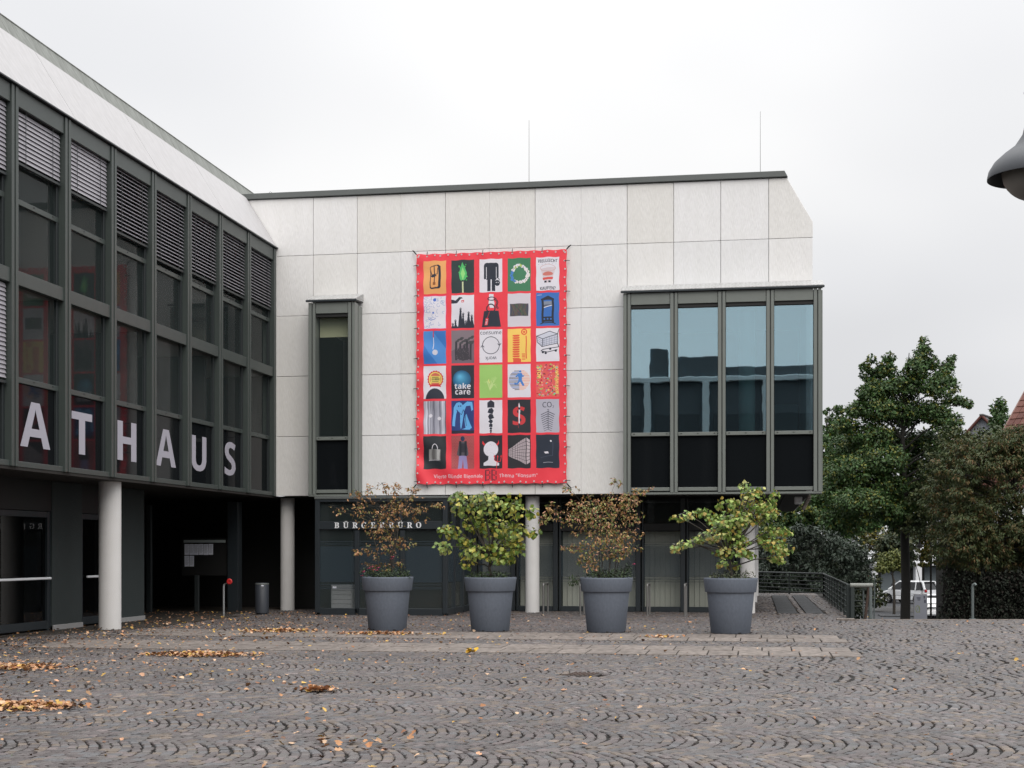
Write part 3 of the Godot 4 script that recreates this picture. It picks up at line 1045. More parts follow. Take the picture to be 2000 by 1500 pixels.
	for k in 8:
		var top := k < 6
		var at := Vector3(-0.5 + 0.134 * k, 1.645 + 0.004 * sin(k * 3.0), -0.012) if top else Vector3(-0.5 + 0.137 * (k - 6), 1.335, -0.012)
		var o := boxpart(nb, "paper_sheet", at, Vector3(0.126, 0.285, 0.002), M.paper)
		o.rotation.z = 0.02 * sin(k * 2.3)
		for line in 9:
			boxpart(o, "print_line", Vector3(-0.01 * (line % 3) * 0.5, 0.11 - 0.025 * line, 0.0015), Vector3(0.095 - 0.012 * (line % 3), 0.006, 0.001), M.steel_dull)


func service_pavilion() -> void:
	var t := thing("service_pavilion", "dark framed glass box with silver BÜRGERBÜRO lettering under the panelled facade", "pavilion")
	var x0 := 1.69
	var x1 := 5.1
	var z1 := 2.0
	boxpart(t, "roof", Vector3((x0 + x1) / 2, 2.94, 0.42), Vector3(x1 - x0 + 0.02, 0.06, 3.2), M.coping, 0.008)
	boxpart(t, "fascia", Vector3((x0 + x1) / 2, 2.875, z1 - 0.03), Vector3(x1 - x0, 0.07, 0.06), M.dark_blue, 0.005)
	for x in [x0 + 0.06, x1 - 0.06]:
		boxpart(t, "corner_post", Vector3(x, 1.45, z1 - 0.06), Vector3(0.12, 2.8, 0.12), M.dark_blue, 0.008)
	boxpart(t, "post", Vector3(2.78, 1.07, z1 - 0.06), Vector3(0.12, 2.1, 0.09), M.dark_blue, 0.006)
	boxpart(t, "post", Vector3(3.9, 2.6, z1 - 0.06), Vector3(0.1, 0.48, 0.08), M.dark_blue, 0.006)
	boxpart(t, "post", Vector3(3.95, 1.07, z1 - 0.06), Vector3(0.12, 2.1, 0.09), M.dark_blue, 0.006)
	boxpart(t, "sign_band", Vector3((x0 + x1) / 2, 2.25, z1 - 0.05), Vector3(x1 - x0 - 0.24, 0.2, 0.09), M.dark_blue, 0.006)
	boxpart(t, "bottom_rail", Vector3((x0 + x1) / 2, 0.08, z1 - 0.06), Vector3(x1 - x0 - 0.24, 0.18, 0.09), M.dark_blue, 0.006)
	var edges := [x0 + 0.12, 2.72, 2.84, 3.89, 4.01, x1 - 0.12]
	for k in 3:
		var a: float = edges[k * 2]
		var b: float = edges[k * 2 + 1]
		boxpart(t, "glass_pane", Vector3((a + b) / 2, 1.16, z1 - 0.08), Vector3(b - a, 1.98, 0.004), M.pane)
		boxpart(t, "frosted_film", Vector3((a + b) / 2, 1.27, z1 - 0.07), Vector3(b - a, 0.9, 0.002), M.frosted)
		for y in [0.76, 0.7, 0.66, 1.78, 1.84]:
			boxpart(t, "film_line", Vector3((a + b) / 2, y, z1 - 0.07), Vector3(b - a, 0.02, 0.002), M.frosted)
	boxpart(t, "glass_pane", Vector3(2.82, 2.6, z1 - 0.08), Vector3(2.0, 0.48, 0.004), M.pane)
	boxpart(t, "glass_pane", Vector3(4.47, 2.6, z1 - 0.08), Vector3(1.02, 0.48, 0.004), M.pane)
	# side facing right
	for z in [1.0, -0.1, -1.1]:
		boxpart(t, "side_post", Vector3(x1 - 0.05, 1.45, z), Vector3(0.1, 2.8, 0.08), M.dark_blue, 0.006)
	for z in [[1.42, 0.8], [0.45, 1.0], [-0.6, 0.9]]:
		boxpart(t, "side_pane", Vector3(x1 - 0.05, 1.45, z[0]), Vector3(0.004, 2.7, z[1]), M.pane)
		boxpart(t, "side_film", Vector3(x1 - 0.042, 1.27, z[0]), Vector3(0.002, 0.9, z[1]), M.frosted)
		boxpart(t, "side_rail", Vector3(x1 - 0.05, 0.08, z[0]), Vector3(0.08, 0.16, z[1]), M.dark_blue, 0.006)
	boxpart(t, "side_wall", Vector3(x0 + 0.05, 1.4, 0.4), Vector3(0.08, 2.8, 2.9), M.frame_dark)
	boxpart(t, "inner_wall", Vector3((x0 + x1) / 2, 1.4, -1.25), Vector3(x1 - x0, 2.8, 0.08), M.inside_dark)
	boxpart(t, "inner_floor", Vector3((x0 + x1) / 2, 0.0, 0.4), Vector3(x1 - x0 - 0.1, 0.03, 3.0), M.inside_dark)
	var font := SystemFont.new()
	font.font_names = PackedStringArray(["Droid Serif"])
	font.font_weight = 700
	var word := "BÜRGERBÜRO"
	for k in 10:
		var tm := TextMesh.new()
		tm.text = word[k]
		tm.font = font
		tm.font_size = 60
		tm.pixel_size = 0.00325
		tm.depth = 0.012
		var o := put(t, "sign_letter", tm, M.letter_bright)
		var s := tm.get_aabb()
		o.position = Vector3(2.265 + 0.2345 * k, 2.18 - (s.position.y if k != 1 and k != 7 else s.position.y) * 1.0, z1 + 0.003)
	var cab := thing("drawer_cabinet", "pale metal drawer cabinet behind the left pane of the glass box", "cabinet", Vector3(2.33, 0.02, 1.55))
	boxpart(cab, "cabinet_body", Vector3(0, 0.37, 0), Vector3(0.56, 0.72, 0.5), M.cabinet, 0.008)
	for k in 6:
		boxpart(cab, "drawer_front", Vector3(0, 0.07 + 0.115 * k, 0.256), Vector3(0.53, 0.105, 0.016), M.cabinet, 0.006)
	boxpart(cab, "label_plate", Vector3(-0.18, 0.67, 0.267), Vector3(0.1, 0.05, 0.006), M.paper)


func houses() -> void:
	# long building across the square, seen mirrored in the corner window
	var t := thing("opposite_building", "long dark flat roofed building with white piers, mirrored in the corner window", "building", Vector3(20, 0, 66))
	boxpart(t, "wall", Vector3(0, 6.7, 6), Vector3(110, 13.4, 12), M.far_dark)
	boxpart(t, "roof_edge", Vector3(0, 13.58, 5.9), Vector3(111, 0.36, 12.6), M.far_white, 0.05)
	boxpart(t, "plant_room", Vector3(-11.4, 14.6, 4), Vector3(3.0, 1.5, 6), M.far_dark, 0.05)
	boxpart(t, "chimney", Vector3(-14.2, 14.9, 2.0), Vector3(1.3, 2.2, 1.4), M.far_dark, 0.05)
	boxpart(t, "parapet_box", Vector3(-4.0, 14.4, 6), Vector3(12.0, 0.9, 6), M.far_dark, 0.05)
	for k in 26:
		boxpart(t, "pier", Vector3(-51.8 + 4.1 * k, 6.7, -0.25), Vector3(0.45, 13.4, 0.5), M.far_white, 0.02)
	for row in 3:
		for k in 25:
			boxpart(t, "window", Vector3(-49.75 + 4.1 * k, 2.2 + 3.9 * row, -0.03), Vector3(3.1, 2.3, 0.06), M.car_glass)
	# white shop house beyond the lower street
	t = thing("white_shop_house", "white rendered shop house with wide display windows beyond the parked van", "house", Vector3(22.0, -2.45, -84.3), deg_to_rad(9.6))
	boxpart(t, "wall", Vector3(8.0, 4.6, -5.5), Vector3(18.0, 3.4, 10), M.render_white)
	boxpart(t, "wall", Vector3(8.0, 1.5, -9.5), Vector3(18.0, 3.0, 0.2), M.inside)
	boxpart(t, "canopy", Vector3(-1.0, 3.2, 0.2), Vector3(2.6, 0.14, 2.4), M.render_white, 0.02)
	for x in [0.25, 3.85, 7.4]:
		boxpart(t, "pier", Vector3(x, 1.55, -0.35), Vector3(0.5, 3.1, 0.8), M.render_white, 0.02)
	for x in [2.0, 5.6]:
		boxpart(t, "plinth", Vector3(x, 0.3, -1.0), Vector3(3.1, 0.62, 0.4), M.plinth, 0.02)
		boxpart(t, "window_sill", Vector3(x, 0.66, -0.85), Vector3(3.1, 0.08, 0.6), M.render_white, 0.01)
		boxpart(t, "window_frame", Vector3(x, 2.75, -0.9), Vector3(3.1, 0.12, 0.12), M.dark_blue)
		for s in [-1.1, 0.4]:
			boxpart(t, "window_pane", Vector3(x + s * 0.7 + 0.25, 1.72, -0.9), Vector3(1.0, 2.0, 0.02), M.car_glass_pale)
	boxpart(t, "lintel", Vector3(5.0, 2.98, -0.4), Vector3(9.0, 0.3, 1.0), M.render_white, 0.02)
	# hedge-dark side building at the left of the shop house
	# red tiled roof at the right edge
	t = thing("red_roofed_house", "house with steep red tiled roof and pale verge at the right edge", "house", Vector3(21.15, -2.65, -23.7), deg_to_rad(-45))
	var r := pick(31)
	var up := Vector3(0, 5.8, -5.0).normalized()
	var mb := MB.new()
	mb.prism(PackedVector2Array([Vector2(0.0, 0.0), Vector2(-10.0, 0.0), Vector2(-10.0, 6.6), Vector2(-5.0, 12.3), Vector2(0.0, 6.6)]), 0.15, 9.0, Transform3D(Basis(Vector3.BACK, Vector3.UP, Vector3.RIGHT), Vector3(0, 0, -0.1)))
	part(t, "wall", mb, M.render_white)
	mb = MB.new()
	mb.tube([Vector3(0.02, 6.55, 0.05), Vector3(0.02, 12.5, -5.05)], [0.045, 0.045], 6)
	part(t, "verge", mb, M.verge)
	for row in 21:
		for k in 14:
			var o := boxpart(t, "roof_tile", Vector3(0.24 + k * 0.31 + 0.01 * (row % 2), 6.72, 0.0) + up * (0.18 + row * 0.36), Vector3(0.29, 0.04, 0.42), M.tile_red if r.randf() < 0.6 else M.tile_red_pale, 0.012)
			o.rotation.x = atan2(up.y, -up.z) - 0.08
	# gabled house further back
	t = thing("grey_gabled_house", "white gabled house with grey pantile roof between the two tree crowns", "house", Vector3(27.4, -2.45, -61.9), deg_to_rad(-22))
	mb = MB.new()
	mb.prism(PackedVector2Array([Vector2(-3.0, 0), Vector2(3.0, 0), Vector2(3.0, 9.6), Vector2(0, 12.85), Vector2(-3.0, 9.6)]), 0, -8.0)
	part(t, "wall", mb, mat("slate_white", lin(0.42, 0.44, 0.5), 0.85, 0.0, T.stain, Vector3(2, 2, 2)))
	for s in [-1.0, 1.0]:
		var e := Vector3(s * 3.0, -3.25, 0).normalized()
		for row in 8:
			var o := boxpart(t, "tile_row", Vector3(0, 12.95, -3.9) + e * (0.3 + row * 0.55), Vector3(0.6, 0.07, 8.5), M.tile_grey, 0.02)
			o.rotation.z = atan2(e.y, e.x) * 1.0 + 0.05 * s
	boxpart(t, "ridge", Vector3(0, 12.98, -3.9), Vector3(0.3, 0.14, 8.6), M.tile_grey, 0.05)
	mb = MB.new()
	for s in [-1.0, 1.0]:
		mb.tube([Vector3(s * 3.1, 9.5, 0.3), Vector3(0, 12.92, 0.3)], [0.1, 0.1], 4)
	part(t, "verge", mb, M.tile_red)


func print_banner() -> ImageTexture:
	var W := 1000
	var H := 1532
	var im := Image.create_empty(W, H, false, Image.FORMAT_RGB8)
	var red := Color8(238, 62, 76)
	im.fill(red)
	var bold := SystemFont.new()
	bold.font_names = PackedStringArray(["Droid Sans"])
	bold.font_weight = 700
	var plain := SystemFont.new()
	plain.font_names = PackedStringArray(["Droid Sans"])
	var r := pick(77)
	var ink := Color8(38, 43, 58)
	var white := Color8(226, 223, 232)
	for row in 6:
		for c in 5:
			var p := Pad.new()
			p.im = im
			p.k = 1.52
			p.o = Vector2(48 + 188 * c, roundf((0.03 + 0.1522 * row) * H))
			var bgs := [[Color8(238, 170, 104), Color8(40, 56, 58), white, Color8(66, 126, 92), white], [white, white, red, Color8(214, 208, 216), Color8(58, 112, 190)], [Color8(56, 120, 196), Color8(112, 98, 110), white, Color8(250, 208, 104), white], [white, Color8(36, 42, 54), Color8(160, 204, 112), white, Color8(228, 96, 92)], [Color8(176, 176, 192), Color8(40, 62, 124), white, Color8(40, 42, 50), Color8(182, 180, 194)], [Color8(34, 40, 46), Color8(176, 86, 88), Color8(40, 40, 48), Color8(40, 40, 46), Color8(38, 46, 62)]]
			p.rect(bgs[row][c], 0, 0, 100, 144)
			match row * 5 + c:
				0:
					p.poly(ink, [30, 26, 66, 16, 76, 22, 76, 112, 70, 120, 36, 124, 28, 118])
					p.poly(bgs[0][0], [32, 29, 60, 21, 66, 26, 66, 108, 62, 114, 36, 118, 32, 112])
					p.line(ink, 3, [30, 34, 36, 62, 60, 58, 64, 30])
					p.line(ink, 4, [48, 24, 48, 100])
					p.poly(ink, [28, 66, 50, 60, 58, 66, 40, 74])
					p.rect(Color8(150, 90, 50), 42, 94, 12, 12)
				1:
					for k in 40:
						p.disc(Color8(60 + r.randi() % 40, 150 + r.randi() % 60, 80), 50 + r.randf_range(-18, 18), 58 + r.randf_range(-40, 30), 3)
					p.poly(Color8(84, 190, 110), [48, 10, 60, 34, 68, 56, 64, 82, 50, 96, 36, 82, 32, 58, 40, 34])
					p.poly(Color8(150, 222, 130), [50, 32, 60, 60, 50, 90, 40, 60])
					p.rect(Color8(206, 214, 170), 47, 92, 6, 52)
					p.disc(ink, 50, 92, 4)
				2:
					p.rect(ink, 30, 18, 44, 72)
					p.disc(ink, 32, 28, 12)
					p.disc(ink, 72, 28, 12)
					p.rect(ink, 20, 28, 9, 58)
					p.rect(ink, 75, 28, 9, 52)
					p.rect(white, 29, 34, 2.5, 50)
					p.rect(white, 72.5, 34, 2.5, 50)
					p.rect(ink, 34, 84, 15, 56)
					p.rect(ink, 54, 84, 15, 56)
					p.ring(ink, 3, 78, 92, 9, 10, PI, TAU)
					p.disc(ink, 78, 104, 12, 13)
					p.rect(white, 72, 100, 4, 3)
					p.rect(white, 80, 100, 4, 3)
				3:
					for k in 90:
						var t := TAU * k / 90.0
						var cl: Color = [white, Color8(206, 196, 190), Color8(70, 130, 200), Color8(180, 200, 110), Color8(232, 226, 220)][2 if t > 2.2 and t < 3.6 else (3 if t > 4.0 and t < 5.2 and k % 2 else k % 2 * 4)]
						p.disc(cl, 52 + 36 * cos(t) + r.randf_range(-4, 4), 70 + 36 * sin(t) + r.randf_range(-4, 4), r.randf_range(3, 6))
					for k in 30:
						var t := r.randf() * TAU
						p.disc(ink, 52 + 36 * cos(t), 70 + 36 * sin(t), 1.2)
				4:
					p.text(ink, "VIELLEICHT", 50, 15, 19, bold, 0, 0.82)
					p.text(ink, "KAUFEN?", 50, 134, 19, bold, 0, 0.84)
					for k in 6:
						p.rect(Color8(170, 168, 190), 10 + 15 * k, 28, 4, 2)
					p.poly(Color8(214, 200, 206), [18, 48, 84, 42, 66, 110, 38, 112])
					p.ring(Color8(206, 170, 170), 2, 51, 46, 33, 14)
					p.disc(Color8(206, 120, 110), 50, 72, 22, 9)
					p.poly(Color8(216, 80, 76), [28, 88, 74, 86, 72, 96, 31, 98])
					p.rect(ink, 36, 102, 10, 8)
					p.rect(ink, 54, 102, 10, 8)
				5:
					p.line(Color8(236, 130, 190), 2, [1, 1, 99, 1, 99, 143, 1, 143, 1, 1])
					for k in 46:
						var x := r.randf_range(8, 92)
						var y := r.randf_range(8, 136)
						p.ring(Color8(130, 150, 200), 1.3, x, y, r.randf_range(3, 11), r.randf_range(3, 9), r.randf() * 3.0, 3.0 + r.randf() * 3.0)
					p.disc(Color8(70, 110, 200), 50, 18, 7)
					p.disc(Color8(70, 110, 200), 42, 74, 4)
					p.ring(Color8(90, 120, 190), 2, 38, 95, 16, 10, 0.2, 2.9)
				6:
					p.poly(ink, [0, 18, 20, 22, 34, 8, 46, 10, 50, 16, 42, 16, 36, 22, 26, 34, 0, 36])
					p.poly(Color8(206, 40, 50), [44, 24, 56, 22, 56, 32, 45, 33])
					p.rect(white, 47, 26, 6, 4)
					for q in [[18, 112, 5], [40, 62, 6], [52, 84, 5], [76, 78, 6], [90, 92, 6], [64, 116, 5], [6, 126, 5]]:
						p.poly(ink, [q[0] - q[2] * 2, 144, q[0] - q[2] * 0.6, q[1] + 14, q[0] + q[2] * 0.6, q[1] + 14, q[0] + q[2] * 2, 144])
						p.disc(ink, q[0], q[1] + 10, q[2] * 0.8, q[2] * 1.1)
						for f in 4:
							p.line(ink, 1.8, [q[0], q[1] + 8, q[0] + (f - 1.5) * 3.2, q[1] - 8 + absf(f - 1.5) * 4])
					p.rect(ink, 0, 136, 100, 8)
				7:
					p.poly(white, [42, 0, 62, 0, 62, 22, 66, 40, 62, 60, 46, 60, 40, 40, 42, 22])
					p.ring(ink, 4, 53, 20, 16, 7)
					for k in 7:
						p.ring(ink, 2.5, 72 + 4 * sin(k * 1.0) + k * 1.4, 24 + k * 6, 3, 4)
					p.ring(ink, 5, 50, 62, 18, 18)
					p.poly(ink, [20, 72, 84, 72, 94, 142, 10, 142])
					p.line(Color8(216, 40, 50), 2, [44, 76, 34, 104])
					p.poly(Color8(222, 50, 60), [28, 102, 40, 104, 36, 134, 22, 134])
					p.text(white, "SALE", 31, 119, 11, bold, -1.4)
				8:
					p.rect(Color8(72, 72, 88), 10, 44, 80, 54)
					for k in 60:
						p.line(Color8(56 + r.randi() % 60, 56 + r.randi() % 50, 76), 1.6, [r.randf_range(12, 88), 46, r.randf_range(12, 88), 96])
				9:
					p.line(white, 1.5, [5, 10, 24, 8])
					p.poly(ink, [22, 32, 22, 26, 52, 14, 78, 26, 78, 32])
					p.rect(ink, 24, 32, 9, 98)
					p.rect(ink, 68, 32, 9, 98)
					p.rect(Color8(130, 140, 160), 33, 38, 35, 14)
					p.poly(Color8(90, 96, 116), [33, 52, 68, 52, 68, 54, 33, 62])
					p.poly(white, [33, 62, 68, 54, 68, 57, 33, 66])
					p.rect(ink, 24, 104, 53, 22)
					for k in 3:
						p.disc(Color8(58, 112, 190), 36 + 14 * k, 114, 4)
					p.line(ink, 4, [18, 134, 30, 130, 70, 130, 82, 134])
				10:
					p.poly(Color8(78, 142, 214), [0, 0, 40, 0, 100, 80, 100, 144, 60, 144, 0, 60])
					p.rect(Color8(206, 60, 80), 42, 0, 4, 30)
					p.line(white, 3, [44, 30, 44, 58, 42, 80])
					p.disc(Color8(206, 206, 220), 52, 94, 12)
				11:
					p.poly(Color8(132, 118, 126), [0, 0, 100, 0, 100, 40, 0, 90])
					for q in [[16, 50], [34, 58], [52, 66], [64, 44], [80, 60]]:
						p.rect(Color8(54, 52, 60), q[0], q[1], 9, 130 - q[1])
						for k in 6:
							p.disc(Color8(70, 70, 74), q[0] + 6 + k * 5, q[1] - 2 - k * 2.5 + 2 * sin(k * 2.0), 5 + k * 0.8, 4)
					p.poly(Color8(62, 58, 66), [28, 80, 76, 78, 80, 126, 50, 134, 16, 120])
					for k in 26:
						p.rect(Color8(96, 90, 98), r.randf_range(20, 76), r.randf_range(82, 122), 2, 4)
				12:
					p.text(ink, "consume", 50, 15, 22, plain, 0, 1.05)
					p.text(ink, "work", 50, 126, 22, plain, PI, 1.0)
					p.ring(ink, 2.6, 50, 69, 37)
					p.line(ink, 2.6, [80, 62, 87, 70, 94, 62])
					p.line(ink, 2.6, [6, 76, 13, 68, 20, 76])
				13:
					var o := Color8(230, 92, 62)
					for k in 11:
						p.rect(o, 22, 26 + 10 * k, 30, 6)
						p.rect(o, 26, 32 + 10 * k, 22, 2)
					p.rect(o, 24, 130, 34, 14)
					p.rect(o, 78, 30, 5, 100)
					p.ring(o, 5, 72, 14, 11)
					p.disc(o, 72, 14, 5)
					for k in 5:
						p.rect(o, 62, 108 + 6 * k, 14, 3)
				14:
					p.poly(Color8(206, 208, 222), [2, 34, 60, 14, 94, 26, 92, 66, 26, 80, 4, 60])
					p.line(ink, 2.5, [2, 34, 60, 14, 94, 26, 28, 46, 2, 34, 4, 60, 26, 80, 92, 66, 94, 26, 100, 4])
					p.line(ink, 2.5, [28, 46, 26, 80])
					for k in 9:
						p.line(Color8(120, 124, 150), 1.2, [30 + 7 * k, 45 - 2 * k, 30 + 7 * k, 78 - 1.6 * k])
					for k in 3:
						p.line(Color8(120, 124, 150), 1.2, [4, 42 + 9 * k, 26, 56 + 8 * k, 92, 38 + 10 * k])
					p.line(ink, 3, [92, 66, 98, 82, 30, 92, 22, 98, 50, 104, 92, 94])
					for q in [[30, 104], [42, 108], [62, 90], [86, 98]]:
						p.disc(ink, q[0], q[1], 5)
				15:
					for k in 18:
						var t := TAU * k / 18.0
						p.disc(Color8(214, 60, 66), 52 + 30 * cos(t), 58 + 32 * sin(t), 6)
					p.disc(Color8(240, 214, 110), 52, 58, 30, 32)
					p.disc(Color8(214, 110, 90), 52, 58, 25, 27)
					p.rect(Color8(238, 214, 110), 30, 44, 44, 30)
					for k in 12:
						p.rect(ink, 34 + 3 * k, 54, 1 + k % 2, 9)
					p.rect(Color8(120, 110, 60), 36, 48, 30, 3)
					p.rect(Color8(120, 110, 60), 36, 67, 30, 3)
					p.poly(Color8(206, 50, 60), [30, 80, 74, 80, 78, 94, 66, 88, 52, 94, 40, 88, 28, 94])
					p.disc(ink, 50, 150, 42, 52)
					p.rect(white, 34, 90, 34, 8)
				16:
					for k in 14:
						var q := 1.0 - k / 14.0
						p.disc(Color8(30 + 5 * k, 90 + 7 * k, 130 + 7 * k), 46 - 1.2 * k * 0.6, 62 - 1.0 * k, 38 * q + 2)
					p.text(white, "take", 50, 90, 34, bold, 0, 1.0)
					p.text(white, "care", 50, 118, 34, bold, 0, 1.0)
				17:
					for k in 26:
						var x := r.randf_range(14, 86)
						p.line(Color8(200, 224, 150), 1.1, [46, 112, 46 + (x - 46) * 0.5, 92 - r.randf() * 20, x, 50 + r.randf() * 50])
					p.poly(Color8(214, 224, 140), [36, 70, 42, 60, 44, 78, 50, 62, 46, 84])
				18:
					for k in 16:
						var y := 28 + 5.4 * k
						var hw := sqrt(maxf(0.0, 46.0 * 46.0 - (y - 68.0) * (y - 68.0)))
						p.rect([ink, Color8(90, 130, 200), Color8(56, 70, 120)][k % 3], 51 - hw, y, hw, 2.6)
						p.rect([Color8(238, 150, 110), Color8(240, 180, 140)][k % 2], 51, y, hw, 2.6)
					var b := Color8(70, 130, 206)
					p.disc(b, 55, 32, 5)
					p.poly(b, [46, 40, 60, 38, 66, 50, 72, 46, 70, 54, 62, 56, 62, 70, 74, 92, 66, 96, 54, 76, 42, 90, 28, 86, 30, 80, 42, 82, 48, 64, 44, 52, 36, 58, 34, 52])
				19:
					for k in 190:
						var cc: Color = [Color8(236, 196, 110), Color8(110, 190, 190), Color8(150, 200, 90), Color8(214, 70, 110), Color8(180, 50, 60), Color8(90, 60, 70), Color8(240, 150, 150)][r.randi() % 7]
						p.rect(cc, r.randf_range(0, 94), r.randf_range(0, 138), r.randf_range(2, 10), r.randf_range(2, 8))
					p.text(Color8(250, 226, 120), "STOP", 12, 38, 21, bold, PI / 2)
					p.text(Color8(250, 216, 120), "CONSUMERISM", 90, 70, 18, bold, PI / 2, 0.92)
				20:
					var x := 0.0
					while x < 100.0:
						var wd := r.randf_range(0.6, 3.4)
						var g := r.randi_range(90, 225)
						p.rect(Color8(g, g, mini(255, g + 14)), x, 0, wd, 144)
						x += wd
					p.disc(white, 30, 64, 8)
					p.disc(white, 70, 76, 8)
				21:
					var lb := Color8(104, 178, 236)
					p.poly(lb, [4, 110, 10, 30, 22, 10, 36, 6, 48, 22, 70, 4, 92, 6, 96, 40, 88, 46, 84, 22, 66, 24, 56, 46, 50, 90, 44, 120, 40, 124, 38, 60, 26, 40, 20, 60, 16, 112])
					p.disc(lb, 36, 24, 14, 16)
					p.disc(Color8(40, 62, 124), 32, 24, 3)
					p.disc(Color8(40, 62, 124), 41, 24, 3)
					p.poly(lb, [62, 120, 56, 70, 66, 58, 90, 118, 80, 126, 46, 126])
					p.line(Color8(30, 44, 96), 2, [22, 40, 44, 62, 52, 40, 60, 60, 50, 120])
					p.line(Color8(30, 44, 96), 2, [60, 60, 66, 110])
					p.rect(Color8(36, 42, 60), 0, 130, 100, 14)
				22:
					var sz := [15, 11.5, 11, 8, 7.4, 5, 4.4, 3, 2.6]
					var y := 12.0
					for k in 9:
						var s: float = sz[k]
						var a := [0.0, 0.35, -0.4, 0.7, 0.1, 0.6, 0.2, 0.5, 0.0][k] as float
						var q := []
						for w in [Vector2(-s, s), Vector2(-s, -s * 0.5), Vector2(0, -s * 1.2), Vector2(s, -s * 0.5), Vector2(s, s)]:
							var e: Vector2 = w.rotated(a)
							q.append(50 + e.x)
							q.append(y + 6 + e.y)
						p.poly(ink, q)
						y += s * 1.15 + (sz[mini(k + 1, 8)] as float) * 1.05
				23:
					p.text(Color8(206, 58, 64), "$", 50, 72, 124, bold, 0, 0.95)
					p.poly(white, [47, 26, 50, 12, 54, 26, 53, 104, 48, 104])
					p.poly(ink, [44, 34, 56, 34, 53, 44, 47, 44])
					p.poly(ink, [46, 104, 55, 104, 53, 124, 48, 124])
				24:
					p.text(ink, "CO", 48, 24, 32, plain)
					p.text(ink, "2", 74, 33, 15, plain)
					for k in 9:
						var y := 54.0 + 9.6 * k
						var hw := 29.0 - 1.6 * k
						p.line(ink, 2.6 - 0.12 * k, [50 - hw, y + hw * 0.42, 50, y, 50 + hw, y + hw * 0.42])
						p.ring(ink, 1.8, 51, y - 5, 3, 4, PI, TAU + 1.2)
				25:
					p.ring(white, 3, 50, 58, 12, 22, PI, TAU)
					var x := 24.0
					while x < 76.0:
						var wd := r.randf_range(0.8, 3.0)
						var g := r.randi_range(60, 240)
						p.rect(Color8(g, g, g), x, 58, wd, 46)
						x += wd
					for k in 20:
						p.rect(white, 24 + 2.6 * k, 104, 1.2, 4)
				26:
					for k in 22:
						p.rect(Color8(150, 66, 72), 0, 6.5 * k, 100, 1)
						for j in 9:
							p.rect(Color8(150, 66, 72), 12 * j + 6 * (k % 2), 6.5 * k, 0.9, 6.5)
					p.poly(Color8(150, 140, 190), [34, 84, 66, 84, 72, 144, 54, 144, 50, 104, 46, 144, 28, 144])
					p.poly(Color8(88, 84, 92), [34, 26, 66, 26, 76, 80, 70, 88, 30, 88, 24, 80])
					p.rect(Color8(40, 42, 52), 34, 24, 10, 64)
					p.rect(Color8(40, 42, 52), 58, 24, 10, 64)
					p.rect(Color8(56, 56, 66), 44, 34, 14, 40)
					p.disc(Color8(40, 54, 84), 50, 14, 9, 11)
				27:
					p.disc(white, 50, 60, 32, 33)
					p.poly(white, [34, 70, 66, 80, 64, 108, 86, 120, 86, 130, 60, 134, 18, 130, 18, 118, 38, 108, 40, 86])
					for k in 40:
						p.rect(Color8(190, 188, 200), r.randf_range(26, 74), r.randf_range(36, 90), 3, 1)
					var rd := Color8(226, 52, 58)
					p.poly(rd, [14, 22, 22, 34, 26, 36, 20, 44, 12, 34])
					p.poly(rd, [84, 20, 86, 34, 80, 44, 72, 40, 80, 32])
					p.line(rd, 2.6, [74, 144, 80, 92])
					p.line(rd, 2.6, [66, 90, 68, 110, 78, 114, 92, 112, 96, 92])
					for q in [66, 80, 95]:
						p.poly(rd, [q - 4, 94, q, 84, q + 4, 94])
				28:
					for k in 7:
						for j in 7:
							var x0 := 4.0 + 76.0 * pow(j / 7.0, 0.75)
							var x1 := 4.0 + 76.0 * pow((j + 1) / 7.0, 0.75) - 1.5
							var f := func(x: float, q: float) -> float: return lerpf(64 + q * 3.5, 10 + q * 17.0, x / 80.0)
							p.poly(Color8(184, 170, 176), [x0, f.call(x0, k) + 0.6, x1, f.call(x1, k) + 0.6, x1, f.call(x1, k + 1) - 0.8, x0, f.call(x0, k + 1) - 0.8])
						p.poly(Color8(196, 180, 186), [82, 10 + k * 17, 97, 22 + k * 14, 97, 34 + k * 14, 82, 25 + k * 17])
				29:
					p.line(Color8(74, 84, 104), 1.4, [72, 30, 72, 90, 20, 98])
					p.disc(Color8(232, 232, 240), 64, 28, 4)
					p.poly(white, [34, 74, 52, 74, 56, 82, 40, 82])
					p.rect(Color8(180, 180, 192), 30, 119, 42, 2)
	var p := Pad.new()
	p.im = im
	p.w = 1000
	p.h = 1532
	p.text(white, "Vierte Bünde Biennale", 281, 1480, 33, plain)
	p.text(white, "Thema \"Konsum\"", 683, 1478, 33, plain)
	for s in 2:
		var x := 462.0 + 42.0 * s
		for row in 9:
			for c in 4:
				if c == 0 or (row in [0, 4, 8] and c < 3) or (c == 3 and not row in [0, 4, 8]):
					p.rect(ink, x + c * 9, 1440 + row * 8, 7, 9 if c == 0 else 6)
	return ImageTexture.create_from_image(im)


